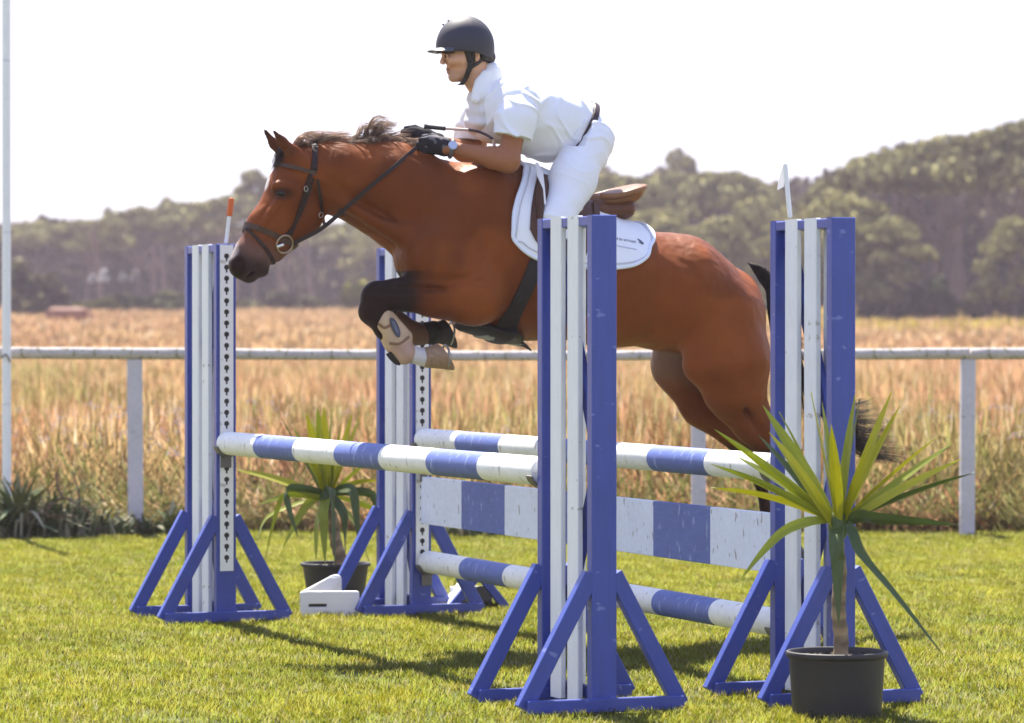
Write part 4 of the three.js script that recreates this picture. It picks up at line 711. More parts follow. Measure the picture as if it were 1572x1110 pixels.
{ // eyes, hooves, hair
  const eyeM = phys({ color: lin(0.012, 0.007, 0.005), roughness: 0.12, specularIntensity: 0.6 });
  for (const s of [-1, 1]) { const q = onSkin(horse, 433, 297, s, -0.010).p, g = new THREE.SphereGeometry(0.022, 20, 14); g.scale(1.15, 0.85, 0.9); g.translate(q.x, q.y, q.z); mesh('eye', g, eyeM, T_HORSE); }
  // hoof: a truncated cone, sole square to the pastern; foot = [coronet, sole, w, coronet radius, sole radius]
  const horn = (dark) => std({ map: texture(64, 128, (u, v) => { const g = nz(u * 8, v * 46, dark ? 1 : 4) * 0.5 + nz(u * 20, v * 12, 7) * 0.5; return dark ? [0.16 + 0.05 * g, 0.145 + 0.05 * g, 0.14 + 0.05 * g] : [0.56 + 0.10 * g, 0.45 + 0.09 * g, 0.34 + 0.08 * g]; }), roughness: 0.55 });
  const hooves = [[[652, 549], [684, 548], 0.16, 15, 20.5, 0], [[662, 509], [691, 513], -0.165, 15, 21, 1], [[1216, 840], [1228, 866], 0.15, 13.5, 18, 1], [[1196, 838], [1207, 864], -0.15, 13.5, 18, 1]];
  const hornM = [horn(0), horn(1)];
  for (const [a, b, w, r0, r1, dk] of hooves) {
    const A = V(...hp(...a, w)), B = V(...hp(...b, w)), L = A.distanceTo(B), pr = [[0, L * 0.93], [r1 * 0.66 * PX, L * 0.90], [r1 * 0.72 * PX, L], [r1 * 0.98 * PX, L], [r1 * PX, L * 0.95], [(r0 + (r1 - r0) * 0.35) * PX, L * 0.4], [r0 * 1.04 * PX, L * 0.06], [r0 * 0.9 * PX, -0.006], [0, -0.008]];
    const g = new THREE.LatheGeometry(pr.map(([x, y]) => new THREE.Vector2(x, y)).reverse(), 26), p = g.attributes.position; const dir = B.clone().sub(A).normalize(), Q = new THREE.Quaternion().setFromUnitVectors(V(0, 1, 0), dir), dn = V(-dir.y, dir.x, 0).multiplyScalar(dir.x > 0.5 ? -1 : -1).applyQuaternion(Q.clone().invert());
    for (let i = 0; i < p.count; i++) { const x = p.getX(i), y = p.getY(i), z = p.getZ(i) * 0.9; p.setXYZ(i, x, y + clamp(y / L, 0, 1) * (x * dn.x + z * dn.z) * 0.62, z); } // the wall is longer at the toe
    g.applyMatrix4(new THREE.Matrix4().makeRotationFromQuaternion(new THREE.Quaternion().setFromUnitVectors(V(0, 1, 0), B.clone().sub(A).normalize())).setPosition(A)); g.computeVertexNormals();
    const hf = mesh('hoof', g, hornM[dk], T_HORSE);
    const sh = new THREE.TorusGeometry(r1 * 0.86 * PX, 0.006, 6, 26, 5.0); sh.rotateZ(-2.5 + Math.PI / 2); sh.scale(1, 1, 0.7);
    sh.applyMatrix4(new THREE.Matrix4().makeRotationFromQuaternion(new THREE.Quaternion().setFromUnitVectors(V(0, 0, 1), B.clone().sub(A).normalize())).setPosition(B)); mesh('horseshoe', sh, std({ color: lin(0.35, 0.33, 0.31), roughness: 0.45, metalness: 0.9 }), hf);
  }
  // chestnut-sized bare patch and loose hair strands
  function strands(n, make, seg = 7) { // tapered three-sided hairs
    const pos = [], idx = [], col = [];
    for (let s = 0; s < n; s++) {
      const { pts, r, c } = make(s), cu = new THREE.CatmullRomCurve3(pts), o = pos.length / 3;
      for (let i = 0; i <= seg; i++) {
        const p = cu.getPoint(i / seg), t = cu.getTangent(i / seg), a = Math.abs(t.y) > 0.9 ? V(1, 0, 0) : V(0, 1, 0), e = t.clone().cross(a).normalize(), f = t.clone().cross(e), R = r * (1 - 0.85 * (i / seg) ** 1.5);
        for (let k = 0; k < 3; k++) { const g = k * 2.094; pos.push(p.x + (e.x * Math.cos(g) + f.x * Math.sin(g)) * R, p.y + (e.y * Math.cos(g) + f.y * Math.sin(g)) * R, p.z + (e.z * Math.cos(g) + f.z * Math.sin(g)) * R); col.push(...c); }
      }
      for (let i = 0; i < seg; i++) for (let k = 0; k < 3; k++) { const a = o + i * 3 + k, b = o + i * 3 + (k + 1) % 3; idx.push(a, b, a + 3, b, b + 3, a + 3); }
    }
    const g = new THREE.BufferGeometry(); g.setAttribute('position', new THREE.Float32BufferAttribute(pos, 3)); g.setAttribute('color', new THREE.Float32BufferAttribute(col, 3)); g.setIndex(idx); g.computeVertexNormals(); return g;
  }
  const hairM = phys({ vertexColors: true, roughness: 0.7, specularIntensity: 0.3 });
  const H = (px, py, w) => V(...hp(px, py, w));
  // mane streaming back and up along the crest
  const locks = []; for (let i = 0; i < 64; i++) { const t = (i + rnd()) / 64, up = t > 0.42 && t < 0.82; locks.push([t, up ? rr(14, 46) * Math.max(0.35, 1 - Math.abs(t - 0.6) * 3) : t < 0.25 ? rr(6, 22) : rr(4, 13), rr(16, 52), rnd() < 0.4 ? rr(0.02, 0.06) : rr(-0.07, 0.02), rr(0.6, 1.5), rnd() < 0.8]); }
  const mane = strands(1700, (i) => { // wind-blown locks
    const [t0, tall, back, side, g0, pale] = locks[i % 64], t = clamp(t0 + rr(-0.014, 0.014), 0, 1), px = lerp(448, 630, t), py = lerp(221, 222, t) + 4, w = rr(-0.02, 0.026), k = rr(0.75, 1.15), lift = tall * k, g = g0 * rr(0.8, 1.2), c = pale ? [0.24 * g, 0.155 * g, 0.11 * g] : [0.085 * g, 0.054 * g, 0.040 * g], j = rr(-3, 3);
    return { pts: [H(px, py, w), H(px + back * 0.2, py - lift * 0.65, w + side * 0.3), H(px + back * 0.6, py - lift * 1.0 + j * 0.4, w + side * 0.7), H(px + back * k, py - lift * 0.98 + j + (side > 0.02 ? 5 : 0), w + side)], r: rr(0.001, 0.0019), c };
  });
  mesh('mane', mane, hairM, T_HORSE);
  const fore = strands(120, () => { const w = rr(-0.04, 0.04), g = rr(0.7, 1.5), c = [0.03 * g, 0.022 * g, 0.018 * g]; return { pts: [H(446 + rr(-4, 8), 228 + rr(-3, 6), w), H(438, 224 + rr(-4, 6), w), H(426 + rr(-4, 8), 240 + rr(-8, 8), w * 1.3), H(418 + rr(-3, 12), 256 + rr(-10, 8), w * 1.3)], r: 0.0016, c }; });
  mesh('forelock', fore, hairM, T_HORSE);
  // tail: carried down behind the buttock, the end blown out to the right
  const tail = strands(1800, () => {
    const a = rnd(), b = rr(-1, 1), c0 = rr(-1, 1), flick = Math.pow(rnd(), 0.8), g = rr(0.6, 1.5), col = [0.016 * g, 0.0125 * g, 0.011 * g];
    const x0 = 1148 + 12 * a, y0 = 403 + 16 * a, w = 0.03 * c0, k2 = rnd();
    if (flick < 0.5) { const yy = rr(520, 650); return { pts: [H(x0, y0, w), H(1170 + 6 * b, 412 + 18 * k2, w * 1.4), H(1185 + 9 * b, 448, w * 1.8), H(1195 + 12 * b, 510, w * 2), H(1214 + 16 * b, lerp(510, yy, 0.6), w * 2.4), H(1220 + 18 * b, yy, w * 3)], r: 0.0022, c: col }; }
    const q = Math.floor(rnd() * 7) / 6, qj = clamp(q + rr(-0.07, 0.07), 0, 1), ex = lerp(1338, 1388, qj) + rr(-46, 8), ey = lerp(616, 704, qj), cu = rr(-5, 5) + (q - 0.3) * 6;
    return { pts: [H(x0, y0, w), H(1170 + 6 * b, 412 + 18 * k2, w * 1.4), H(1186 + 9 * b, 448, w * 1.8), H(1202 + 15 * b, 520 + 10 * b, w * 2.4), H(1240 + 20 * b, 596 + 14 * b, w * 3), H(lerp(1272, ex, 0.35), lerp(640, ey, 0.75) + 3 * b, w * 3.5), H(ex, ey + cu, w * 4.5)], r: rr(0.0013, 0.0024), c: col };
  }, 10);
  mesh('tail', tail, hairM, T_HORSE);
}

// ---------------------------------------------------------------- the rider, in the same local axes
const PE = thing('person', 'person in white shirt, white breeches and dark helmet leaning forward over the jumping horse', 'person', onHorseLine, TURN);
{
  const P3 = (a) => hp(...a);
  const bone = (f, a, b, ra, rb, qa = 1, qb = qa, k = 0.03) => f.cone(P3(a), P3(b), ra * PX, rb * PX, qa, qb, k);
  const skinMat = phys({ vertexColors: true, roughness: 0.55, specularIntensity: 0.5, sheen: 0.1 });
  // joints in photo pixels and metres across
  const J = { nShoulder: [797, 158, 0.185], nElbow: [780, 247, 0.235], nWrist: [697, 229, 0.105], fShoulder: [742, 160, -0.185], fElbow: [728, 236, -0.24], fWrist: [668, 217, -0.075] };
  const hips = { nHip: [905, 212, 0.09], nKnee: [850, 345, 0.27], nAnkle: [893, 462, 0.31], fHip: [905, 212, -0.09], fKnee: [850, 345, -0.27], fAnkle: [893, 462, -0.31] };
  const body = new Field(), b = body;
  // head
  b.ball(P3([718, 74, 0]), 0.098, 0.108, 0.075, -0.1, 0.03);
  bone(b, [704, 84, 0], [704, 108, 0], 21, 15, 0.98, 0.9, 0.035);
  bone(b, [714, 105, 0], [699, 117, 0], 11.5, 7.5, 1.55, 1.3, 0.025);                       // jaw to chin
  bone(b, [695, 119.5, 0.006], [695, 119.5, -0.006], 6, 6, 1.1, 1.1, 0.012);
  bone(b, [682.5, 83, 0], [678, 95.5, 0], 2.2, 3.2, 0.9, 1.15, 0.010);                    // nose
  bone(b, [681, 97.3, 0.011], [681, 97.3, -0.011], 2.3, 2.3, 1, 1, 0.008);
  bone(b, [681.5, 79.5, 0.03], [681.5, 79.5, -0.03], 3.4, 3.4, 1, 1, 0.02);           // brow
  bone(b, [686.6, 106.2, 0.012], [686.6, 106.2, -0.012], 2.3, 2.3, 1, 1, 0.008);
  bone(b, [688.0, 110.8, 0.010], [688.0, 110.8, -0.010], 2.5, 2.5, 1, 1, 0.008);
  b.ball(P3([685, 108.5, 0]), 0.007, 0.0012, 0.020, 0.25, 0.004, -1);
  for (const s of [-1, 1]) {
    b.ball(P3([685, 87, s * 0.034]), 0.014, 0.011, 0.018, 0, 0.014, -1);
    bone(b, [694, 94, s * 0.046], [707, 92, s * 0.062], 5, 5, 1, 1, 0.035);            // cheekbone
    bone(b, [684.2, 84.6, s * 0.022], [686.6, 85.2, s * 0.046], 1.9, 1.9, 1, 1, 0.006); bone(b, [684.8, 90.2, s * 0.024], [686.8, 89.8, s * 0.044], 1.7, 1.7, 1, 1, 0.006); // lids
    b.ball(P3([731, 84, s * 0.078]), 0.016, 0.030, 0.011, 0.15, 0.010);               // ear
    b.ball(P3([730, 84, s * 0.090]), 0.008, 0.018, 0.009, 0.15, 0.008, -1);
  }
  bone(b, [724, 106, 0], [750, 142, 0], 22, 25, 0.9, 1.1, 0.03);                      // neck
  // torso, pelvis, legs (kept a little inside the clothes)
  bone(b, [775, 170, 0], [845, 190, 0], 36, 38, 1.1, 0.95, 0.04); bone(b, [845, 190, 0], [906, 214, 0], 36, 22, 0.95, 1.0, 0.03);
  bone(b, [790, 166, 0.11], [790, 166, -0.11], 20, 20, 1, 1, 0.04);
  for (const s of ['n', 'f']) {
    bone(b, [J[s + 'Shoulder'][0], J[s + 'Shoulder'][1] + 6, J[s + 'Shoulder'][2] * 0.95], J[s + 'Elbow'], 18, 16.5, 1, 1, 0.03); bone(b, J[s + 'Elbow'], J[s + 'Wrist'], 17, 10, 1, 1, 0.02);
    const e = J[s + 'Elbow'], w = J[s + 'Wrist'], m = [lerp(e[0], w[0], 0.28), lerp(e[1], w[1], 0.28) + 1, lerp(e[2], w[2], 0.28)]; bone(b, e, m, 16, 17, 1, 1, 0.02);
    bone(b, w, [w[0] - 12, w[1] - 1, w[2] - 0.01], 9.5, 9.5, 1, 1, 0.02);
    { const q = s === 'n' ? 1 : -1; bone(b, [910, 226, q * 0.085], [882, 276, q * 0.17], 22, 24, 0.9, 0.85, 0.02); bone(b, [880, 276, q * 0.17], hips[s + 'Knee'], 27, 20, 0.85, 0.85, 0.03); } bone(b, hips[s + 'Knee'], hips[s + 'Ankle'], 20, 12, 1, 1, 0.03);
    bone(b, hips[s + 'Ankle'], [862, 478, hips[s + 'Ankle'][2] + 0.02 * (s === 'n' ? 1 : -1)], 12, 9, 1, 1, 0.02);
  }
  const skin = (x, y, z, n) => {
    const [px, py] = pxOf(x, y, z), g = nz(x * 60, y * 60, z * 60) * 0.5 + nz(x * 160, y * 160, z * 160) * 0.3; let c = py > 170 ? [0.31, 0.125, 0.056] : [0.60, 0.33, 0.21];
    const mix = (t, k) => { t = clamp(t, 0, 1); c = c.map((v, i) => lerp(v, k[i], t)); };
    if (px < 745 && py < 135) {
      mix(sstep(716, 723, px) * sstep(96, 90, py) * 0.0, [0.03, 0.02, 0.015]);
      mix(sstep(9, 3, Math.hypot((px - 693) * 0.6, py - 100)) * 0.35, [0.50, 0.22, 0.13]);
      mix(sstep(3.0, 1.4, Math.abs(py - (80.5 + (px - 684) * -0.02))) * sstep(675, 679, px) * sstep(702, 695, px) * 0.95, [0.025, 0.016, 0.012]);   // eyebrow
      mix(sstep(5.5, 2.5, Math.hypot((px - 686) * 0.8, (py - 108.5) * 1.4)) * 0.6, [0.33, 0.11, 0.08]);                                       // lips
      mix(sstep(104, 112, py) * 0.42 * (0.7 + g), [0.16, 0.11, 0.09]);                                                                         // stubble
    }
    return c.map((v) => v * (1 + 0.14 * g));
  };
  mesh('body', body.mesh(0.005, skin), skinMat, PE);
  for (const s of [-1, 1]) { const q = P3([685.4, 87.2, s * 0.033]), g = new THREE.SphereGeometry(0.0105, 16, 12); g.translate(q[0] + 0.003, q[1], q[2]); const e = mesh('eye', g, phys({ color: lin(0.30, 0.27, 0.25), roughness: 0.3 }), PE); const i = new THREE.SphereGeometry(0.0078, 12, 10); i.scale(0.5, 1, 1); i.translate(q[0] - 0.0055, q[1], q[2] + s * 0.002); mesh('iris', i, phys({ color: lin(0.03, 0.015, 0.008), roughness: 0.1 }), e); }

  // cloth
  const weave = texture(128, 128, (u, v) => 0.5 + 0.3 * nz(u * 60, v * 60, 1) + 0.2 * nz(u * 20, v * 20, 6), false);
  const cotton = phys({ color: lin(0.80, 0.80, 0.815), roughness: 0.85, bumpMap: weave, bumpScale: 0.0006, specularIntensity: 0.3 });
  const stretch = phys({ color: lin(0.79, 0.79, 0.82), roughness: 0.8, bumpMap: weave, bumpScale: 0.0004, specularIntensity: 0.3 });
  const plane = (px, py, nx, ny, w = 0) => { const c = hp(px, py, w), L = Math.hypot(nx, ny); return (x, y) => ((x - c[0]) * nx - (y - c[1]) * ny) / L; };  // > 0 on the side of (nx, ny) given in photo axes
  // shirt: trunk with loose folds
  const shirt = new Field();
  bone(shirt, [772, 170, 0], [845, 190, 0], 47, 50, 1.22, 1.02, 0.06); bone(shirt, [845, 190, 0], [893, 197, 0], 50, 43, 1.02, 1.05, 0.06);
  bone(shirt, [795, 158, 0.15], [792, 158, -0.15], 30, 30, 1, 1, 0.07);
  bone(shirt, [760, 150, 0], [752, 190, 0], 30, 28, 1.2, 1.1, 0.05);
  bone(shirt, [800, 205, 0], [838, 222, 0], 26, 22, 1.35, 1.3, 0.06);
  shirt.cut(plane(898, 184, 0.88, 0.48));                                                     // waist
  shirt.post = (d, x, y, z) => { const a = x * 0.93 + y * 0.38, r = nz(x * 7, y * 7, z * 6); const f1 = Math.pow(0.5 + 0.5 * Math.sin(a * 60 + 7 * r + z * 14), 4), f2 = Math.pow(0.5 + 0.5 * Math.sin((x * 0.3 - y) * 50 + 6 * nz(x * 5, y * 5, z * 5 + 3)), 5); return d - 0.007 * f1 * sstep(-0.02, 0.25, x) - 0.006 * f2 * sstep(0.35, 0.05, x) + 0.004 * nz(x * 13, y * 13, z * 13); };
  const sm = mesh('shirt', shirt.mesh(0.0045), cotton, PE);
  // sleeves
  for (const s of ['n', 'f']) {
    const f = new Field(), a = J[s + 'Shoulder'], e = J[s + 'Elbow'];
    const end = s === 'n' ? [787, 209, 0.215] : [727, 213, -0.222];
    bone(f, [a[0] + 4, a[1] - 2, a[2] * 0.8], [lerp(a[0], end[0], 0.5), lerp(a[1], end[1], 0.5), lerp(a[2], end[2], 0.5)], 27, 28, 1.05, 1.0, 0.05);
    bone(f, [lerp(a[0], end[0], 0.5), lerp(a[1], end[1], 0.5), lerp(a[2], end[2], 0.5)], [end[0] + (end[0] - a[0]) * 0.3, end[1] + 22, end[2] + 0.01 * Math.sign(end[2])], 28, 30, 0.95, 0.9, 0.05);
    f.cut(s === 'n' ? plane(788, 211, -0.2, 0.98, 0.2) : plane(715, 214, -0.05, 1, -0.2));
    f.post = (d, x, y, z) => d - 0.007 * Math.pow(0.5 + 0.5 * Math.sin((y * 0.75 + x * 0.6) * 62 + 6 * nz(x * 8, y * 8, z * 8)), 4) + 0.003 * nz(x * 15, y * 15, z * 15);
    const g = f.mesh(0.005); mesh('sleeve', g, cotton, sm);
  }
  // front panel and collar
  const bib = new Field(); bone(bib, [736, 150, 0], [733, 188, 0], 17, 18, 1.9, 1.8, 0.03); bib.post = (d, x, y, z) => d + 0.002 * Math.sin(y * 120 + z * 20); mesh('front_panel', bib.mesh(0.006), phys({ color: lin(0.66, 0.63, 0.62), roughness: 0.8, bumpMap: weave, bumpScale: 0.0006 }), sm);
  const col = new Field(); bone(col, [751, 110, 0], [740, 146, 0], 14.5, 15, 1.7, 2.4, 0.03); bone(col, [737, 128, 0.055], [730, 152, 0.07], 9, 7, 0.8, 0.8, 0.03); bone(col, [737, 128, -0.055], [730, 152, -0.07], 9, 7, 0.8, 0.8, 0.03); bone(col, [756, 112, 0.03], [772, 136, 0.06], 11, 10, 1, 1, 0.03); bone(col, [756, 112, -0.03], [772, 136, -0.06], 11, 10, 1, 1, 0.03);
  bone(col, [745, 116, 0.06], [735, 140, 0.068], 8, 8, 0.6, 0.6, 0.02); bone(col, [745, 116, -0.06], [735, 140, -0.068], 8, 8, 0.6, 0.6, 0.02);
  mesh('collar', col.mesh(0.005), cotton, sm);

  // breeches
  const br = new Field();
  bone(br, [891, 203, 0], [903, 212, 0], 38, 36, 1.12, 1.2, 0.05);
  for (const s of [-1, 1]) {
    bone(br, [902, 216, s * 0.085], [878, 276, s * 0.17], 35, 33, 0.92, 0.85, 0.05); bone(br, [880, 276, s * 0.17], [852, 340, s * 0.262], 35, 27, 0.85, 0.85, 0.05);
    bone(br, [911, 222, s * 0.07], [907, 240, s * 0.09], 24, 23, 1.1, 1.1, 0.05);            // seat
    bone(br, [852, 340, s * 0.262], [860, 375, s * 0.275], 26, 21, 0.85, 0.85, 0.04);
  }
  bone(br, [886, 214, 0.05], [878, 240, 0.05], 20, 24, 1.6, 1.6, 0.05); bone(br, [886, 214, -0.05], [878, 240, -0.05], 20, 24, 1.6, 1.6, 0.05);
  { const wp = plane(894, 184, -0.86, -0.50), yl = hp(870, 228)[1]; br.cut((x, y) => Math.min(wp(x, y), y - yl)); } br.cut(plane(856, 372, 0.1, 1));
  br.post = (d, x, y, z) => { const [px, py] = pxOf(x, y, z), k = sstep(250, 205, py); const f = Math.pow(0.5 + 0.5 * Math.sin((x * 0.35 + y) * 80 + 6 * nz(x * 7, y * 7, z * 7)), 5); return d - 0.005 * f * Math.max(k, 0.9 * sstep(300, 335, py), 0.35) + 0.0025 * nz(x * 10, y * 10, z * 10); };
  mesh('breeches', br.mesh(0.006), stretch, PE);
  // belt following the waist, in a tilted plane
  { const bf = new Field(); bone(bf, [845, 190, 0], [893, 199, 0], 52, 46, 1.03, 1.07, 0.06); bone(bf, [893, 203, 0], [908, 212, 0], 40, 37, 1.12, 1.20, 0.05);
    bf.cut(plane(901, 184, 0.87, 0.49)); bf.cut(plane(891, 182, -0.87, -0.49)); mesh('belt', bf.mesh(0.005), std({ color: lin(0.035, 0.018, 0.014), roughness: 0.5 }), PE);
    for (const [px, py] of [[897, 190], [884, 206], [911, 172]]) { const f = new Field(); const q = hp(px, py); const s = onSkin(bf, px, py, 1, 0.001); const g = bevelBox(0.011, 0.046, 0.005, 0.001); g.applyMatrix4(new THREE.Matrix4().lookAt(s.n, V(0, 0, 0), V(-0.5, 0.86, 0)).setPosition(s.p)); const m = mesh('belt_loop', metreUV(g), stretch, PE); }
  }
  // shirt tail / cloth knotted at the front of the waist
  // tall boots, mostly behind the jump standard
  const leather = std({ color: lin(0.018, 0.016, 0.015), roughness: 0.35 });
  for (const s of [-1, 1]) { const f = new Field(); bone(f, [856, 366, s * 0.275], [876, 415, s * 0.30], 22, 21, 0.85, 0.85, 0.04); bone(f, [876, 415, s * 0.30], [893, 462, s * 0.31], 21, 15, 0.85, 0.85, 0.04); bone(f, [895, 468, s * 0.31], [856, 482, s * 0.325], 14, 10, 1, 1.1, 0.03); bone(f, [897, 478, s * 0.31], [895, 481, s * 0.31], 10, 9, 1, 1, 0.02); f.cut(plane(858, 364, -0.1, -1, s * 0.27)); mesh('riding_boot', f.mesh(0.007), leather, PE); }

  // gloved hands: palm, four unequal bent fingers and a thumb, closed round the reins
  const knit = phys({ vertexColors: true, roughness: 0.9, bumpMap: weave, bumpScale: 0.001, specularIntensity: 0.3 });
  for (const s of [1, -1]) {
    const f = new Field(), d = s > 0 ? 0 : 1, q = (px, py, w) => s > 0 ? [px, py, w] : [px - 27, py - 13, w - 0.115];
    const H = (a, b, ra, rb, k = 0.008) => f.cone(P3(q(...a)), P3(q(...b)), ra * PX, rb * PX, 1, 1, k);
    H([700, 229, 0.105], [683, 225, 0.085], 11.5, 11, 0.02);                                  // cuff
    H([681, 222, 0.080], [661, 217, 0.072], 11.5, 9, 0.02); H([682, 230, 0.070], [661, 226, 0.058], 10, 8.5, 0.02); // palm
    const roots = [[658, 213, 0.072], [656.5, 219.5, 0.068], [656.5, 226, 0.062], [659, 232, 0.056]], len = [0.92, 1.06, 1, 0.8];
    roots.forEach(([x, y, w], i) => { const l = len[i]; const a = [x, y, w + 0.006 * 1], b2 = [x - 13 * l, y + 1.5, w + 0.008], c = [x - 15 * l, y + 6.5, w - 0.022 * l], e = [x - 5 * l, y + 7.5, w - 0.030 * l]; H([x + 8, y + 1, w + 0.004], a, 4.2, 4.1, 0.01); H(a, b2, 4.0, 3.6, 0.003); H(b2, c, 3.5, 3.3, 0.003); H(c, e, 3.2, 2.7, 0.003); });
    H([677, 215, 0.060], [664, 209, 0.050], 5.5, 4.6, 0.012); H([664, 209, 0.050], [650, 210, 0.045], 4.4, 3.6, 0.004); // thumb on top
    const g = f.mesh(0.0034, (x, y, z, n) => { const [px, py] = pxOf(x, y, z), v = nz(x * 40, y * 40, z * 40), grey = s > 0 && sstep(0.2, 0.5, v + n.y * 0.4); return grey ? [lerp(0.035, 0.16, grey), lerp(0.033, 0.15, grey), lerp(0.037, 0.155, grey)] : [0.03, 0.028, 0.032]; });
    mesh('glove', g, knit, PE);
  }
  // watch on the near wrist
  { const w = P3([693, 228.5, 0.112]), e = P3([712, 232, 0.125]), ax = V(e[0] - w[0], e[1] - w[1], e[2] - w[2]).normalize(), gs = [], c = V(...w);
    const wm = mesh('wristwatch', (() => { const g = new THREE.TorusGeometry(0.036, 0.007, 8, 28); g.scale(1, 1, 1.3); g.applyMatrix4(new THREE.Matrix4().makeRotationFromQuaternion(new THREE.Quaternion().setFromUnitVectors(V(0, 0, 1), ax)).setPosition(c)); return g; })(), std({ color: lin(0.10, 0.095, 0.10), roughness: 0.5 }), PE);
    const n = V(-0.25, 0.35, 1).addScaledVector(ax, -V(-0.25, 0.35, 1).dot(ax)).normalize(), dial = new THREE.CylinderGeometry(0.018, 0.019, 0.008, 24); dial.applyMatrix4(new THREE.Matrix4().makeRotationFromQuaternion(new THREE.Quaternion().setFromUnitVectors(V(0, 1, 0), n)).setPosition(c.clone().addScaledVector(n, 0.041))); mesh('watch_face', dial, std({ color: lin(0.42, 0.48, 0.66), roughness: 0.3 }), wm); }

  // hair, helmet and chin strap
  const hr = new Field(); bone(hr, [741, 78, 0], [748, 88, 0], 17, 11, 1.5, 1.6, 0.02); for (const s of [-1, 1]) { bone(hr, [718, 74, s * 0.070], [721, 92, s * 0.072], 8, 4.5, 0.9, 0.9, 0.02); bone(hr, [738, 74, s * 0.066], [742, 88, s * 0.055], 7, 7, 1, 1, 0.02); } bone(hr, [750, 88, 0.04], [750, 88, -0.04], 7.5, 7.5, 1, 1, 0.02);
  hr.post = (d, x, y, z) => d + 0.003 * nz(x * 90, y * 30, z * 90); mesh('hair', hr.mesh(0.004), std({ color: lin(0.016, 0.011, 0.009), roughness: 0.6 }), PE);
  const hc = P3([713.5, 73, 0]);
  const shell = phys({ map: texture(128, 128, (u, v) => { const g = nz(u * 60, v * 60, 2); return [0.155 + 0.02 * g, 0.145 + 0.02 * g, 0.18 + 0.02 * g]; }), roughness: 0.62, ior: 1.6 });
  const prof = []; for (let a = 0; a <= 100; a += 5) prof.push(new THREE.Vector2(Math.sin(a * Math.PI / 180), Math.cos(a * Math.PI / 180))); prof.push(new THREE.Vector2(0.965, -0.19)); for (let a = 100; a >= 0; a -= 10) prof.push(new THREE.Vector2(0.93 * Math.sin(a * Math.PI / 180), 0.93 * Math.cos(a * Math.PI / 180)));
  const hg = new THREE.LatheGeometry(prof.reverse(), 48), hpz = hg.attributes.position;
  for (let i = 0; i < hpz.count; i++) { let x = hpz.getX(i), y = hpz.getY(i), z = hpz.getZ(i); const drop = y < 0.15 ? sstep(-0.2, 0.9, x) * 0.16 * sstep(0.15, -0.15, y) : 0; hpz.setXYZ(i, x * 0.1255 * (x < 0 ? 1 : 1.0) + 0.002, (y - drop) * 0.133, z * 0.108); } // the back comes lower than the front
  hg.rotateZ(-0.02); hg.translate(...hc); hg.computeVertexNormals();
  const helmet = mesh('helmet', hg, shell, PE);
  { const pos = [], R = 24, T = 6, idx = []; // visor: a thin curved peak
    for (const th of [0.002, -0.002]) for (let i = 0; i <= R; i++) for (let j = 0; j <= T; j++) { const a = lerp(-0.9, 0.9, i / R), t = j / T, out = 1 + t * 0.33 * Math.cos(a * 1.5) ** 0.7, x = -Math.cos(a) * 0.123 * out, z = Math.sin(a) * 0.106 * (1 + t * 0.05); pos.push(hc[0] + x, hc[1] - 0.006 - 0.014 * t + th - 0.004 * (z / 0.1) ** 2, hc[2] + z); }
    const n = (R + 1) * (T + 1); for (let i = 0; i < R; i++) for (let j = 0; j < T; j++) { const a = i * (T + 1) + j, b2 = a + T + 1; idx.push(a, a + 1, b2, b2, a + 1, b2 + 1, n + a, n + b2, n + a + 1, n + b2, n + b2 + 1, n + a + 1); } for (let i = 0; i < R; i++) { const a = i * (T + 1) + T, b2 = a + T + 1; idx.push(a, n + a, b2, b2, n + a, n + b2); }
    const g = new THREE.BufferGeometry(); g.setAttribute('position', new THREE.Float32BufferAttribute(pos, 3)); g.setIndex(idx); const q2 = g.toNonIndexed(); q2.computeVertexNormals(); q2.setAttribute('uv', new THREE.Float32BufferAttribute(new Float32Array(q2.attributes.position.count * 2), 2)); mesh('visor', q2, std({ color: lin(0.05, 0.05, 0.06), roughness: 0.35 }), helmet);
    for (const [px, py] of [[679, 36.5], [687, 30.5]]) { const q = hp(px, py, 0.045), g2 = new THREE.SphereGeometry(0.0045, 10, 8); g2.translate(q[0] + 0.004, q[1] - 0.004, q[2]); mesh('vent', g2, blackPlastic, helmet); } }
  const dark = std({ color: lin(0.018, 0.014, 0.013), roughness: 0.6 });
  const R2 = (a, b, c) => { const m = onSkin(body, a, b, c, 0.004); return m; };
  for (const s of [1, -1]) { const l = smooth([R2(722, 78, s), R2(723, 88, s), R2(723, 98, s), R2(719, 110, s), R2(715, 120, s), { p: V(...hp(709, 128.5, s * 0.03)), n: V(0, -0.9, s * 0.4).normalize() }, { p: V(...hp(706, 129.5, 0)), n: V(0, -1, 0) }], 4); mesh('chin_strap', strap(l, (t) => 0.038 - 0.018 * sstep(0.1, 0.6, t), 0.004), dark, helmet); const k = smooth([R2(743, 76, s), R2(741, 90, s), R2(732, 98, s), R2(722, 104, s)], 4); mesh('rear_strap', strap(k, 0.014, 0.0045), dark, helmet); }
}

// ---------------------------------------------------------------- tack: saddle cloth, saddle, girth, bridle, boots, whip
const grainLeather = texture(128, 128, (u, v) => 0.5 + 0.35 * nz(u * 50, v * 50, 1) + 0.2 * nz(u * 110, v * 110, 3), false);
const hide = (r, g, b, ro = 0.45) => phys({ color: lin(r, g, b), roughness: ro, bumpMap: grainLeather, bumpScale: 0.0008, specularIntensity: 0.45 });
const topOf = (f, x) => { let y = 2.3; for (let k = 0; k < 300; k++) { const d = f.ev(x, y, 0); if (d < 0.0008) break; y -= Math.max(0.001, d * 0.6); } return y; };
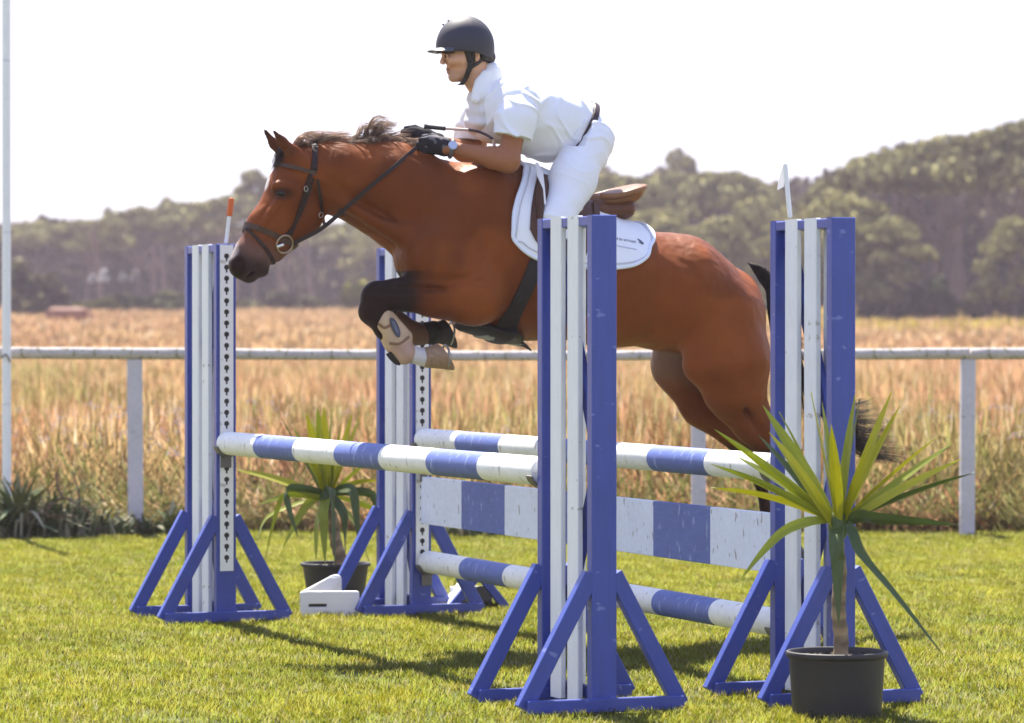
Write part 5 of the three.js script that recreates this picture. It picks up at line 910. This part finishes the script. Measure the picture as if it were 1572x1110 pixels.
// columns of skin points on one side, from the spine down to a lower edge; side = +1 near, -1 far
function flank(field, colsPx, rows, off, side) {
  return colsPx.map(([a, b, bulge = 0]) => { const A = hp(a[0], a[1], 0.06), B = hp(b[0], b[1], 0.28), out = [], yT = topOf(field, A[0]); for (let j = 0; j <= rows; j++) { const t = j / rows, s = Math.pow(t, 1.35), x = lerp(A[0], B[0], s) - bulge * Math.sin(Math.PI * s) * PX, y = lerp(yT - 0.004, B[1], s); let q = sideSkin(field, x, Math.min(y, topOf(field, x) - 0.003), side, off); if (j === 0) q = { p: V(A[0], yT + off, 0), n: V(0, 1, 0) }; out.push(q); } return out; });
}
const cloth = thing('saddle_cloth', 'white saddle cloth with piped rim and small dark lettering under the brown saddle', 'saddle cloth', onHorseLine, TURN);
{
  const felt = texture(128, 128, (u, v) => 0.5 + 0.25 * Math.cos(u * 6.283 * 8) * Math.cos(v * 6.283 * 8) + 0.2 * nz(u * 50, v * 50, 2), false);
  const white = phys({ color: lin(0.80, 0.80, 0.81), roughness: 0.9, bumpMap: felt, bumpScale: 0.002, specularIntensity: 0.2 }), rim = phys({ color: lin(0.74, 0.77, 0.84), roughness: 0.6 });
  const cols = [], nC = 26;
  for (let i = 0; i <= nC; i++) { // upper edge along the spine, lower edge as in the photograph
    const t = i / nC, ax = lerp(806, 984, t), low = [[790, 366], [797, 378], [808, 389], [822, 397], [845, 405], [880, 410], [920, 412], [950, 411], [975, 407], [992, 397], [1002, 380]], k = t * 10, m = Math.min(9, Math.floor(k)), b = [lerp(low[m][0], low[m + 1][0], k - m), lerp(low[m][1], low[m + 1][1], k - m)];
    cols.push([[ax, 300], b, i === 0 ? 14 : i === nC ? -9 : 14 * (1 - t) ** 3 - 9 * t ** 4]);
  }
  const near = flank(horse, cols, 22, 0.006, 1), far = flank(horse, cols, 22, 0.006, -1);
  const rows = near.map((c, i) => [...c.slice().reverse(), ...far[i].slice(1)]);
  mesh('pad', sheet(rows, 0.012), white, cloth);
  for (const g of [near, far]) { // piped rim round the outline of each side
    const edge = [...g[0], ...g.map((c) => c[c.length - 1]).slice(1, -1), ...g[nC].slice().reverse()], l = edge.map(({ p, n }) => p.clone().addScaledVector(n, 0.010));
    mesh('rim', tube(l.filter((_, i) => i % 2 === 0 || i === l.length - 1), 0.0088, 8, 120), rim, cloth);
    const ins = [...g[1].slice(2), ...g.map((c) => c[c.length - 2]).slice(2, -2), ...g[nC - 1].slice(2).reverse()].map(({ p, n }) => p.clone().addScaledVector(n, 0.0135)); mesh('binding', tube(ins.filter((_, i) => i % 2 === 0), 0.0035, 6, 110), phys({ color: lin(0.52, 0.52, 0.55), roughness: 0.7 }), cloth);
  }
  // small embroidered marks, two slanting lines, too small to read
  const ink = std({ color: lin(0.10, 0.105, 0.16), roughness: 0.7 }), pale = std({ color: lin(0.36, 0.40, 0.52), roughness: 0.7 }), sk = (px, py) => { const q = onSkin(horse, px, py, 1, 0.0185); return q; };
  const words = []; for (let px = 940; px < 977; px += 3.0 + rr(0, 1)) { const py = 365.5 + (px - 940) * 0.17, h = rr(1.1, 2.1); words.push(strap([sk(px, py - h), sk(px + 1.2, py), sk(px + rr(-0.6, 1.2), py + h * 0.8)], 0.0034, 0.0012)); }
  words.push(strap([sk(979, 367.2), sk(983, 369.6), sk(988, 374.2)], 0.008, 0.0012), strap([sk(981, 371), sk(984, 373.4), sk(987, 375)], 0.006, 0.0012));
  mesh('lettering', words, ink, cloth);
  const w2 = []; for (let px = 942; px < 978; px += 3.6) { const py = 376.5 + (px - 942) * 0.19; w2.push(strap([sk(px, py - 1), sk(px + 1.4, py + 0.6), sk(px + 2.6, py + 0.1)], 0.0034, 0.0012)); } mesh('small_lettering', w2, pale, cloth);
}
const saddle = thing('saddle', 'brown leather jumping saddle with a pale worn cantle under the rider', 'saddle', onHorseLine, TURN);
{
  const seatM = hide(0.20, 0.088, 0.042, 0.4), flapM = hide(0.075, 0.034, 0.018, 0.42), panelM = hide(0.12, 0.05, 0.026, 0.5);
  // flaps, near and far
  const cols = []; for (let i = 0; i <= 14; i++) { const t = i / 14, top = [lerp(822, 905, t), 300], low = [[812, 352], [818, 368], [828, 384], [844, 398], [862, 404], [880, 404], [894, 394], [902, 376]], k = t * 7, m = Math.min(6, Math.floor(k)); cols.push([top, [lerp(low[m][0], low[m + 1][0], k - m), lerp(low[m][1], low[m + 1][1], k - m)], i < 3 ? 9 - 3 * i : 0]); }
  for (const s of [1, -1]) { const g = flank(horse, cols, 16, 0.021, s).map((c) => c.slice(3)); mesh('flap', sheet(g, 0.008), flapM, saddle); const roll = smooth([1, 2, 3].map((k) => g[k][9 - k]).concat([]), 4); mesh('knee_roll', tube([g[1][2], g[1][6], g[2][10]].map(({ p, n }) => p.clone().addScaledVector(n, 0.018)), (t) => 0.020 * Math.sin(Math.PI * (0.15 + 0.7 * t)), 10, 16), flapM, saddle); }
  // seat: a lofted shell from pommel to cantle
  const prof = [[826, 262, 0.045, 0.10], [842, 274, 0.065, 0.07], [866, 292, 0.095, 0.05], [892, 303, 0.13, 0.045], [918, 304, 0.165, 0.05], [944, 298, 0.18, 0.06], [962, 292, 0.165, 0.065], [974, 289.5, 0.12, 0.05]];
  const curve = new THREE.CatmullRomCurve3(prof.map(([px, py]) => V(...hp(px, py, 0)))), wd = (t) => { const k = t * 7, m = Math.min(6, Math.floor(k)); return [lerp(prof[m][2], prof[m + 1][2], k - m), lerp(prof[m][3], prof[m + 1][3], k - m)]; };
  const shellGeo = (drop, grow, top) => { const pos = [], idx = [], N = 36, M = 22; for (let i = 0; i <= N; i++) { const t = i / N, c = curve.getPoint(t), [w, d] = wd(t); for (let j = 0; j <= M; j++) { const a = j / M * 2 * Math.PI, sz = Math.sin(a), cy = Math.cos(a), up = cy > 0 ? 0.008 + 0.012 * (1 - sz * sz) : -d * drop * (1 - 0.25 * sz * sz); pos.push(c.x, c.y + cy * (cy > 0 ? 0.02 : 1) * (cy > 0 ? 1 : 0) + (cy > 0 ? -0.03 * sz * sz * (1 - t) : 0) + (cy <= 0 ? cy * d * drop - 0.03 * sz * sz * (1 - t) : 0) - top, sz * w * grow); } }
    for (let i = 0; i < N; i++) for (let j = 0; j < M; j++) { const a = i * (M + 1) + j; idx.push(a, a + 1, a + M + 1, a + 1, a + M + 2, a + M + 1); } for (let j = 1; j < M; j++) { idx.push(0, j + 1, j); const o = N * (M + 1); idx.push(o, o + j, o + j + 1); }
    const g = new THREE.BufferGeometry(); g.setAttribute('position', new THREE.Float32BufferAttribute(pos, 3)); g.setIndex(idx); g.computeVertexNormals(); g.setAttribute('uv', new THREE.Float32BufferAttribute(pos.filter((_, i) => i % 3 !== 1), 2)); return g; };
  const seat = mesh('seat', shellGeo(1.0, 1, 0), seatM, saddle);
  // cantle rim, stitched panels below it
  mesh('cantle', tube([[900, 304, 0.155], [925, 303, 0.178], [950, 296.5, 0.182], [970, 290.5, 0.14], [976, 288.5, 0.06], [977, 288, 0], [976, 288.5, -0.06], [970, 290.5, -0.14], [950, 296.5, -0.182], [925, 303, -0.178], [900, 304, -0.155]].map((a) => { const q = hp(a[0], a[1], 0); return V(q[0], q[1] + 0.004, a[2]); }), 0.011, 8, 70), hide(0.25, 0.12, 0.06, 0.4), seat);
  for (const s of [1, -1]) { const f = new Field(), c = (a, b, ra, rb, q) => f.cone(hp(...a), hp(...b), ra * PX, rb * PX, q, q, 0.03); c([856, 306, s * 0.085], [910, 322, s * 0.11], 13, 15, 1.5); c([910, 322, s * 0.11], [958, 321, s * 0.10], 15, 13.5, 1.5); c([958, 321, s * 0.10], [964, 314, s * 0.085], 13, 10, 1.5); f.post = (d, x, y, z) => d + 0.0012 * Math.cos(y * 330); mesh('panel', f.mesh(0.006), panelM, saddle); }
  for (const s of [1, -1]) { const g = flank(horse, [[[880, 300], [908, 352]], [[900, 300], [915, 350]], [[920, 300], [925, 345]]], 10, 0.03, s).map((c) => c.slice(3)); mesh('stirrup_leather', strap(smooth([g[1][0], g[1][3], g[1][6]], 4), 0.03, 0.008), flapM, saddle); }
  // stirrup irons beside the feet
  for (const s of [1, -1]) { const q = hp(872, 480, s * 0.322), steel = std({ color: lin(0.6, 0.6, 0.6), roughness: 0.25, metalness: 1 }); const st = new THREE.TorusGeometry(0.062, 0.006, 8, 28, Math.PI); st.rotateY(0.5 * s + Math.PI / 2); st.scale(1, 1.25, 1); st.translate(q[0], q[1] - 0.005, q[2]); const base = bevelBox(0.03, 0.012, 0.124, 0.003); base.rotateY(0.5 * s); base.translate(q[0], q[1] - 0.012, q[2]); mesh('stirrup', [st, metreUV(base)], steel, saddle); mesh('stirrup_strap', bar(V(...hp(878, 350, s * 0.325)), V(q[0], q[1] + 0.07, q[2]), 0.026, 0.005, X), flapM, saddle); }
  // white strap hanging by the pommel
  mesh('white_strap', strap([[824, 250, 0.16], [829, 268, 0.21], [835, 290, 0.26], [837, 314, 0.30]].map(([x, y, w]) => ({ p: V(...hp(x, y, w)), n: V(-0.3, 0.2, 1).normalize() })), (t) => t < 0.55 ? 0.012 + 0.05 * t : 0.008, 0.004), phys({ color: lin(0.76, 0.73, 0.70), roughness: 0.8 }), saddle);
}
const girth = thing('girth', 'wide dark leather girth running down behind the horse\'s elbow to its belly', 'girth', onHorseLine, TURN);
{
  const dk = hide(0.022, 0.018, 0.017, 0.6), f = (s) => { const l = [[828, 392], [818, 418], [806, 446], [792, 474], [781, 495], [776, 510]].map(([x, y]) => onSkin(horse, x, y, s, 0.002)); return smooth(l, 4); };
  const wide = (t) => 0.062 + 0.03 * sstep(0.5, 1, t);
  for (const s of [1, -1]) mesh('girth_strap', strap(f(s), wide, 0.010), dk, girth);
  // belly guard: a shaped plate under the breastbone, with a pale fleece edge and a pointed flap
  const gd = new Field(); const c = (a, b, ra, rb, q, k = 0.03) => gd.cone(hp(...a), hp(...b), ra * PX, rb * PX, q, q, k); c([716, 499, 0], [768, 513, 0], 11, 13, 4.0); c([768, 513, 0], [786, 520, 0], 13, 9, 5.0); mesh('belly_guard', gd.mesh(0.006), dk, girth);
  mesh('guard_flap', strap(smooth([[782, 516], [795, 523], [806, 530], [816, 538]].map(([x, y], i) => ({ p: V(...hp(x, y, 0.06 - 0.01 * i)), n: V(-0.5, -0.5, 0.75).normalize() })), 4), (t) => 0.040 * (1 - t) + 0.004, 0.006), dk, girth);
  const fl = new Field(); fl.cone(hp(738, 515, 0), hp(800, 529, 0), 4.5 * PX, 3.5 * PX, 7, 5, 0.02); fl.post = (d, x, y, z) => d + 0.003 * nz(x * 120, y * 120, z * 120); mesh('fleece_edge', fl.mesh(0.005), phys({ color: lin(0.30, 0.30, 0.31), roughness: 1 }), girth);
}
const bridle = thing('bridle', 'brown leather bridle with ring bit and reins on the bay horse\'s head', 'bridle', onHorseLine, TURN);
{
  const br = hide(0.030, 0.016, 0.011, 0.45), lite = hide(0.075, 0.042, 0.027, 0.45), O = 0.0015, S = (list, s = 1) => smooth(list.map(([x, y]) => onSkin(horse, x, y, s, O)), 5);
  mesh('browband', strap(ring(horse, 474, 268, 419, 251, -88, 88, 44, O), 0.017, 0.006), lite, bridle);
  mesh('noseband', strap(ring(horse, 408, 359, 376, 345, -180, 178, 60, O), 0.024, 0.006), lite, bridle);
  mesh('lower_noseband', strap(ring(horse, 398, 378, 374, 349, -180, 178, 60, O), 0.013, 0.005), br, bridle);
  for (const s of [1, -1]) {
    mesh('cheekpiece', strap(S([[482, 254], [474, 276], [464, 308], [455, 338], [449, 352], [441, 370]], s), 0.017, 0.005), br, bridle);
    mesh('noseband_strap', strap(S([[486, 258], [478, 284], [466, 318], [452, 346], [438, 362]], s), 0.012, 0.004), br, bridle);
    mesh('throatlatch', strap(S([[484, 250], [489, 285], [494, 320], [497, 343]], s), 0.013, 0.005), br, bridle);
    const q = onSkin(horse, 437, 375, s, 0.010), g = new THREE.TorusGeometry(0.037, 0.005, 10, 36); g.applyMatrix4(new THREE.Matrix4().makeRotationFromQuaternion(new THREE.Quaternion().setFromUnitVectors(V(0, 0, 1), q.n)).setPosition(q.p)); const brass = std({ color: lin(0.36, 0.27, 0.19), roughness: 0.35, metalness: 1 }); mesh('bit_ring', g, brass, bridle);
    const bar2 = tube([q.p.clone().add(V(-0.004, 0.0, 0)), V(...hp(425, 379, s * 0.055))], 0.008, 8, 4); mesh('bit_mouthpiece', bar2, std({ color: lin(0.75, 0.7, 0.62), roughness: 0.25, metalness: 1 }), bridle);
    // rein: from the ring below the throat, over the neck to the hand
    const hand = s > 0 ? hp(640, 226, 0.075) : hp(618, 212, -0.05), a = onSkin(horse, 450, 374, s, 0.014).p, mid = onSkin(horse, 575, 281, s, 0.006), m1 = onSkin(horse, 604, 257, s, 0.008), b1 = V(...hp(492, 352, s * 0.10)), b2 = V(...hp(528, 322, s * 0.115));
    const pts = [a, b1, b2, mid.p, m1.p, V(...hand)].map((p) => ({ p, n: V(0.2, 0.25, s).normalize() })); mesh('rein', strap(smooth(pts, 6), 0.017, 0.004), hide(0.03, 0.019, 0.015, 0.55), bridle);
  }
  mesh('headpiece', strap(ring(horse, 470, 262, 478, 226, -88, 88, 30, O), 0.024, 0.006), br, bridle);
  mesh('buckle', [[470, 290], [493, 330]].map(([x, y]) => { const q = onSkin(horse, x, y, 1, 0.008), g = new THREE.TorusGeometry(0.011, 0.0022, 6, 16); g.applyMatrix4(new THREE.Matrix4().makeRotationFromQuaternion(new THREE.Quaternion().setFromUnitVectors(V(0, 0, 1), q.n)).setPosition(q.p)); return g; }), std({ color: lin(0.5, 0.45, 0.4), roughness: 0.3, metalness: 1 }), bridle);
  // running martingale loop under the throat
  mesh('rein_stop', tube([V(...hp(520, 322, 0.115)), V(...hp(526, 326, 0.12)), V(...hp(528, 331, 0.12))], 0.007, 8, 8), br, bridle);
}
{ // tan tendon boot on the folded near foreleg
  const o = thing('leg_boot', 'tan leather tendon boot with a dark pad on the near folded foreleg', 'leg boot', onHorseLine, TURN), f = new Field(), C = (a, b, ra, rb, k = 0.02) => f.cone(hp(...a), hp(...b), ra * PX, rb * PX, 0.95, 0.95, k);
  C([585, 492, 0.162], [606, 524, 0.162], 17, 16.5); C([606, 524, 0.162], [620, 541, 0.162], 17, 18.5); C([600, 488, 0.162], [624, 516, 0.162], 8, 9, 0.03); C([589, 482, 0.17], [591, 486, 0.17], 10, 10, 0.02);
  const tan = (x, y, z) => { const [px, py] = pxOf(x, y, z), g = fbm(x * 14, y * 14, z * 14), t = sstep(524, 534, py + (px - 615) * 0.3), e = [0.50, 0.345, 0.205], k = [0.42, 0.26, 0.185]; return [0, 1, 2].map((i) => lerp(e[i], k[i], t) * (1 + 0.16 * g)); };
  mesh('shell', f.mesh(0.005, tan), phys({ vertexColors: true, roughness: 0.6, bumpMap: grainLeather, bumpScale: 0.001 }), o);
  const pt = (px, py) => onSkin(f, px, py, 1, 0.0015), oval = [], c = [606, 503]; 
  const rows = []; for (let i = 0; i <= 10; i++) { const t = lerp(-1, 1, i / 10), h = Math.sqrt(Math.max(0.02, 1 - t * t)), row = []; for (let j = 0; j <= 4; j++) { const u = lerp(-1, 1, j / 4) * h; row.push(pt(c[0] + t * 6.5 + u * 4.2, c[1] + t * 15 - u * 2.2)); } rows.push(row); }
  mesh('pad', sheet(rows, 0.006), std({ color: lin(0.055, 0.06, 0.085), roughness: 0.5 }), o);
  const rows2 = rows.slice(2, 9).map((r) => r.slice(1, 4).map(({ p, n }) => ({ p: p.clone().addScaledVector(n, 0.0055), n }))); mesh('pad_centre', sheet(rows2, 0.003), std({ color: lin(0.11, 0.115, 0.15), roughness: 0.5 }), o);
  mesh('back_tab', strap(smooth([[597, 541], [602, 548], [610, 555], [616, 556]].map(([x, y]) => ({ p: V(...hp(x, y, 0.17)), n: V(-0.5, -0.5, 0.7).normalize() })), 4), 0.026, 0.008), hide(0.02, 0.017, 0.016, 0.5), o);
  mesh('strap', [strap(smooth([[581, 497], [590, 503], [600, 499]].map(([x, y]) => pt(x, y)), 4), 0.012, 0.003), strap(smooth([[598, 527], [612, 528], [628, 517]].map(([x, y]) => pt(x, y)), 4), 0.012, 0.003)], hide(0.22, 0.12, 0.07, 0.5), o);
}
{ // dark boot on the far foreleg
  const o = thing('leg_boot', 'dark brown boot on the far foreleg, behind the tan boot', 'leg boot', onHorseLine, TURN), f = new Field(), C = (a, b, ra, rb) => f.cone(hp(...a), hp(...b), ra * PX, rb * PX, 1, 1, 0.02); C([604, 489, -0.165], [634, 512, -0.165], 16, 17); C([634, 512, -0.165], [648, 513, -0.165], 17, 17); mesh('shell', f.mesh(0.006), hide(0.12, 0.06, 0.035, 0.55), o);
  const g = new Field(); g.cone(hp(650, 511, -0.165), hp(664, 511, -0.165), 16 * PX, 19 * PX, 1, 1, 0.01); mesh('bell_cuff', g.mesh(0.006), hide(0.018, 0.016, 0.015, 0.6), o);
}
{ // riding whip held across the hands
  const o = thing('riding_whip', 'thin dark riding whip with a thick grip, held across the gloved hands', 'riding whip', onHorseLine, TURN);
  const P = (px, py, w) => V(...hp(px, py, w));
  mesh('grip', tube([P(651, 194, 0.0), P(665, 195.5, 0.012), P(684, 197.5, 0.03)], (t) => t < 0.1 ? 0.0115 : 0.0095, 10, 16), std({ color: lin(0.02, 0.022, 0.022), roughness: 0.5 }), o);
  mesh('shaft', tube([P(684, 197.5, 0.03), P(702, 198.5, 0.05), P(720, 199.5, 0.075)], 0.006, 8, 12), std({ color: lin(0.48, 0.36, 0.30), roughness: 0.5 }), o);
  mesh('lash', tube([P(720, 199.5, 0.075), P(734, 202, 0.10), P(748, 208, 0.13), P(757, 214, 0.155)], 0.0055, 8, 16), std({ color: lin(0.025, 0.022, 0.03), roughness: 0.5 }), o);
  mesh('tip', tube([P(757, 214, 0.155), P(758.5, 222, 0.16), P(759.5, 230, 0.163)], (t) => 0.005 + 0.004 * t, 8, 8), std({ color: lin(0.55, 0.38, 0.30), roughness: 0.6 }), o);
}

renderer.render(scene, camera);
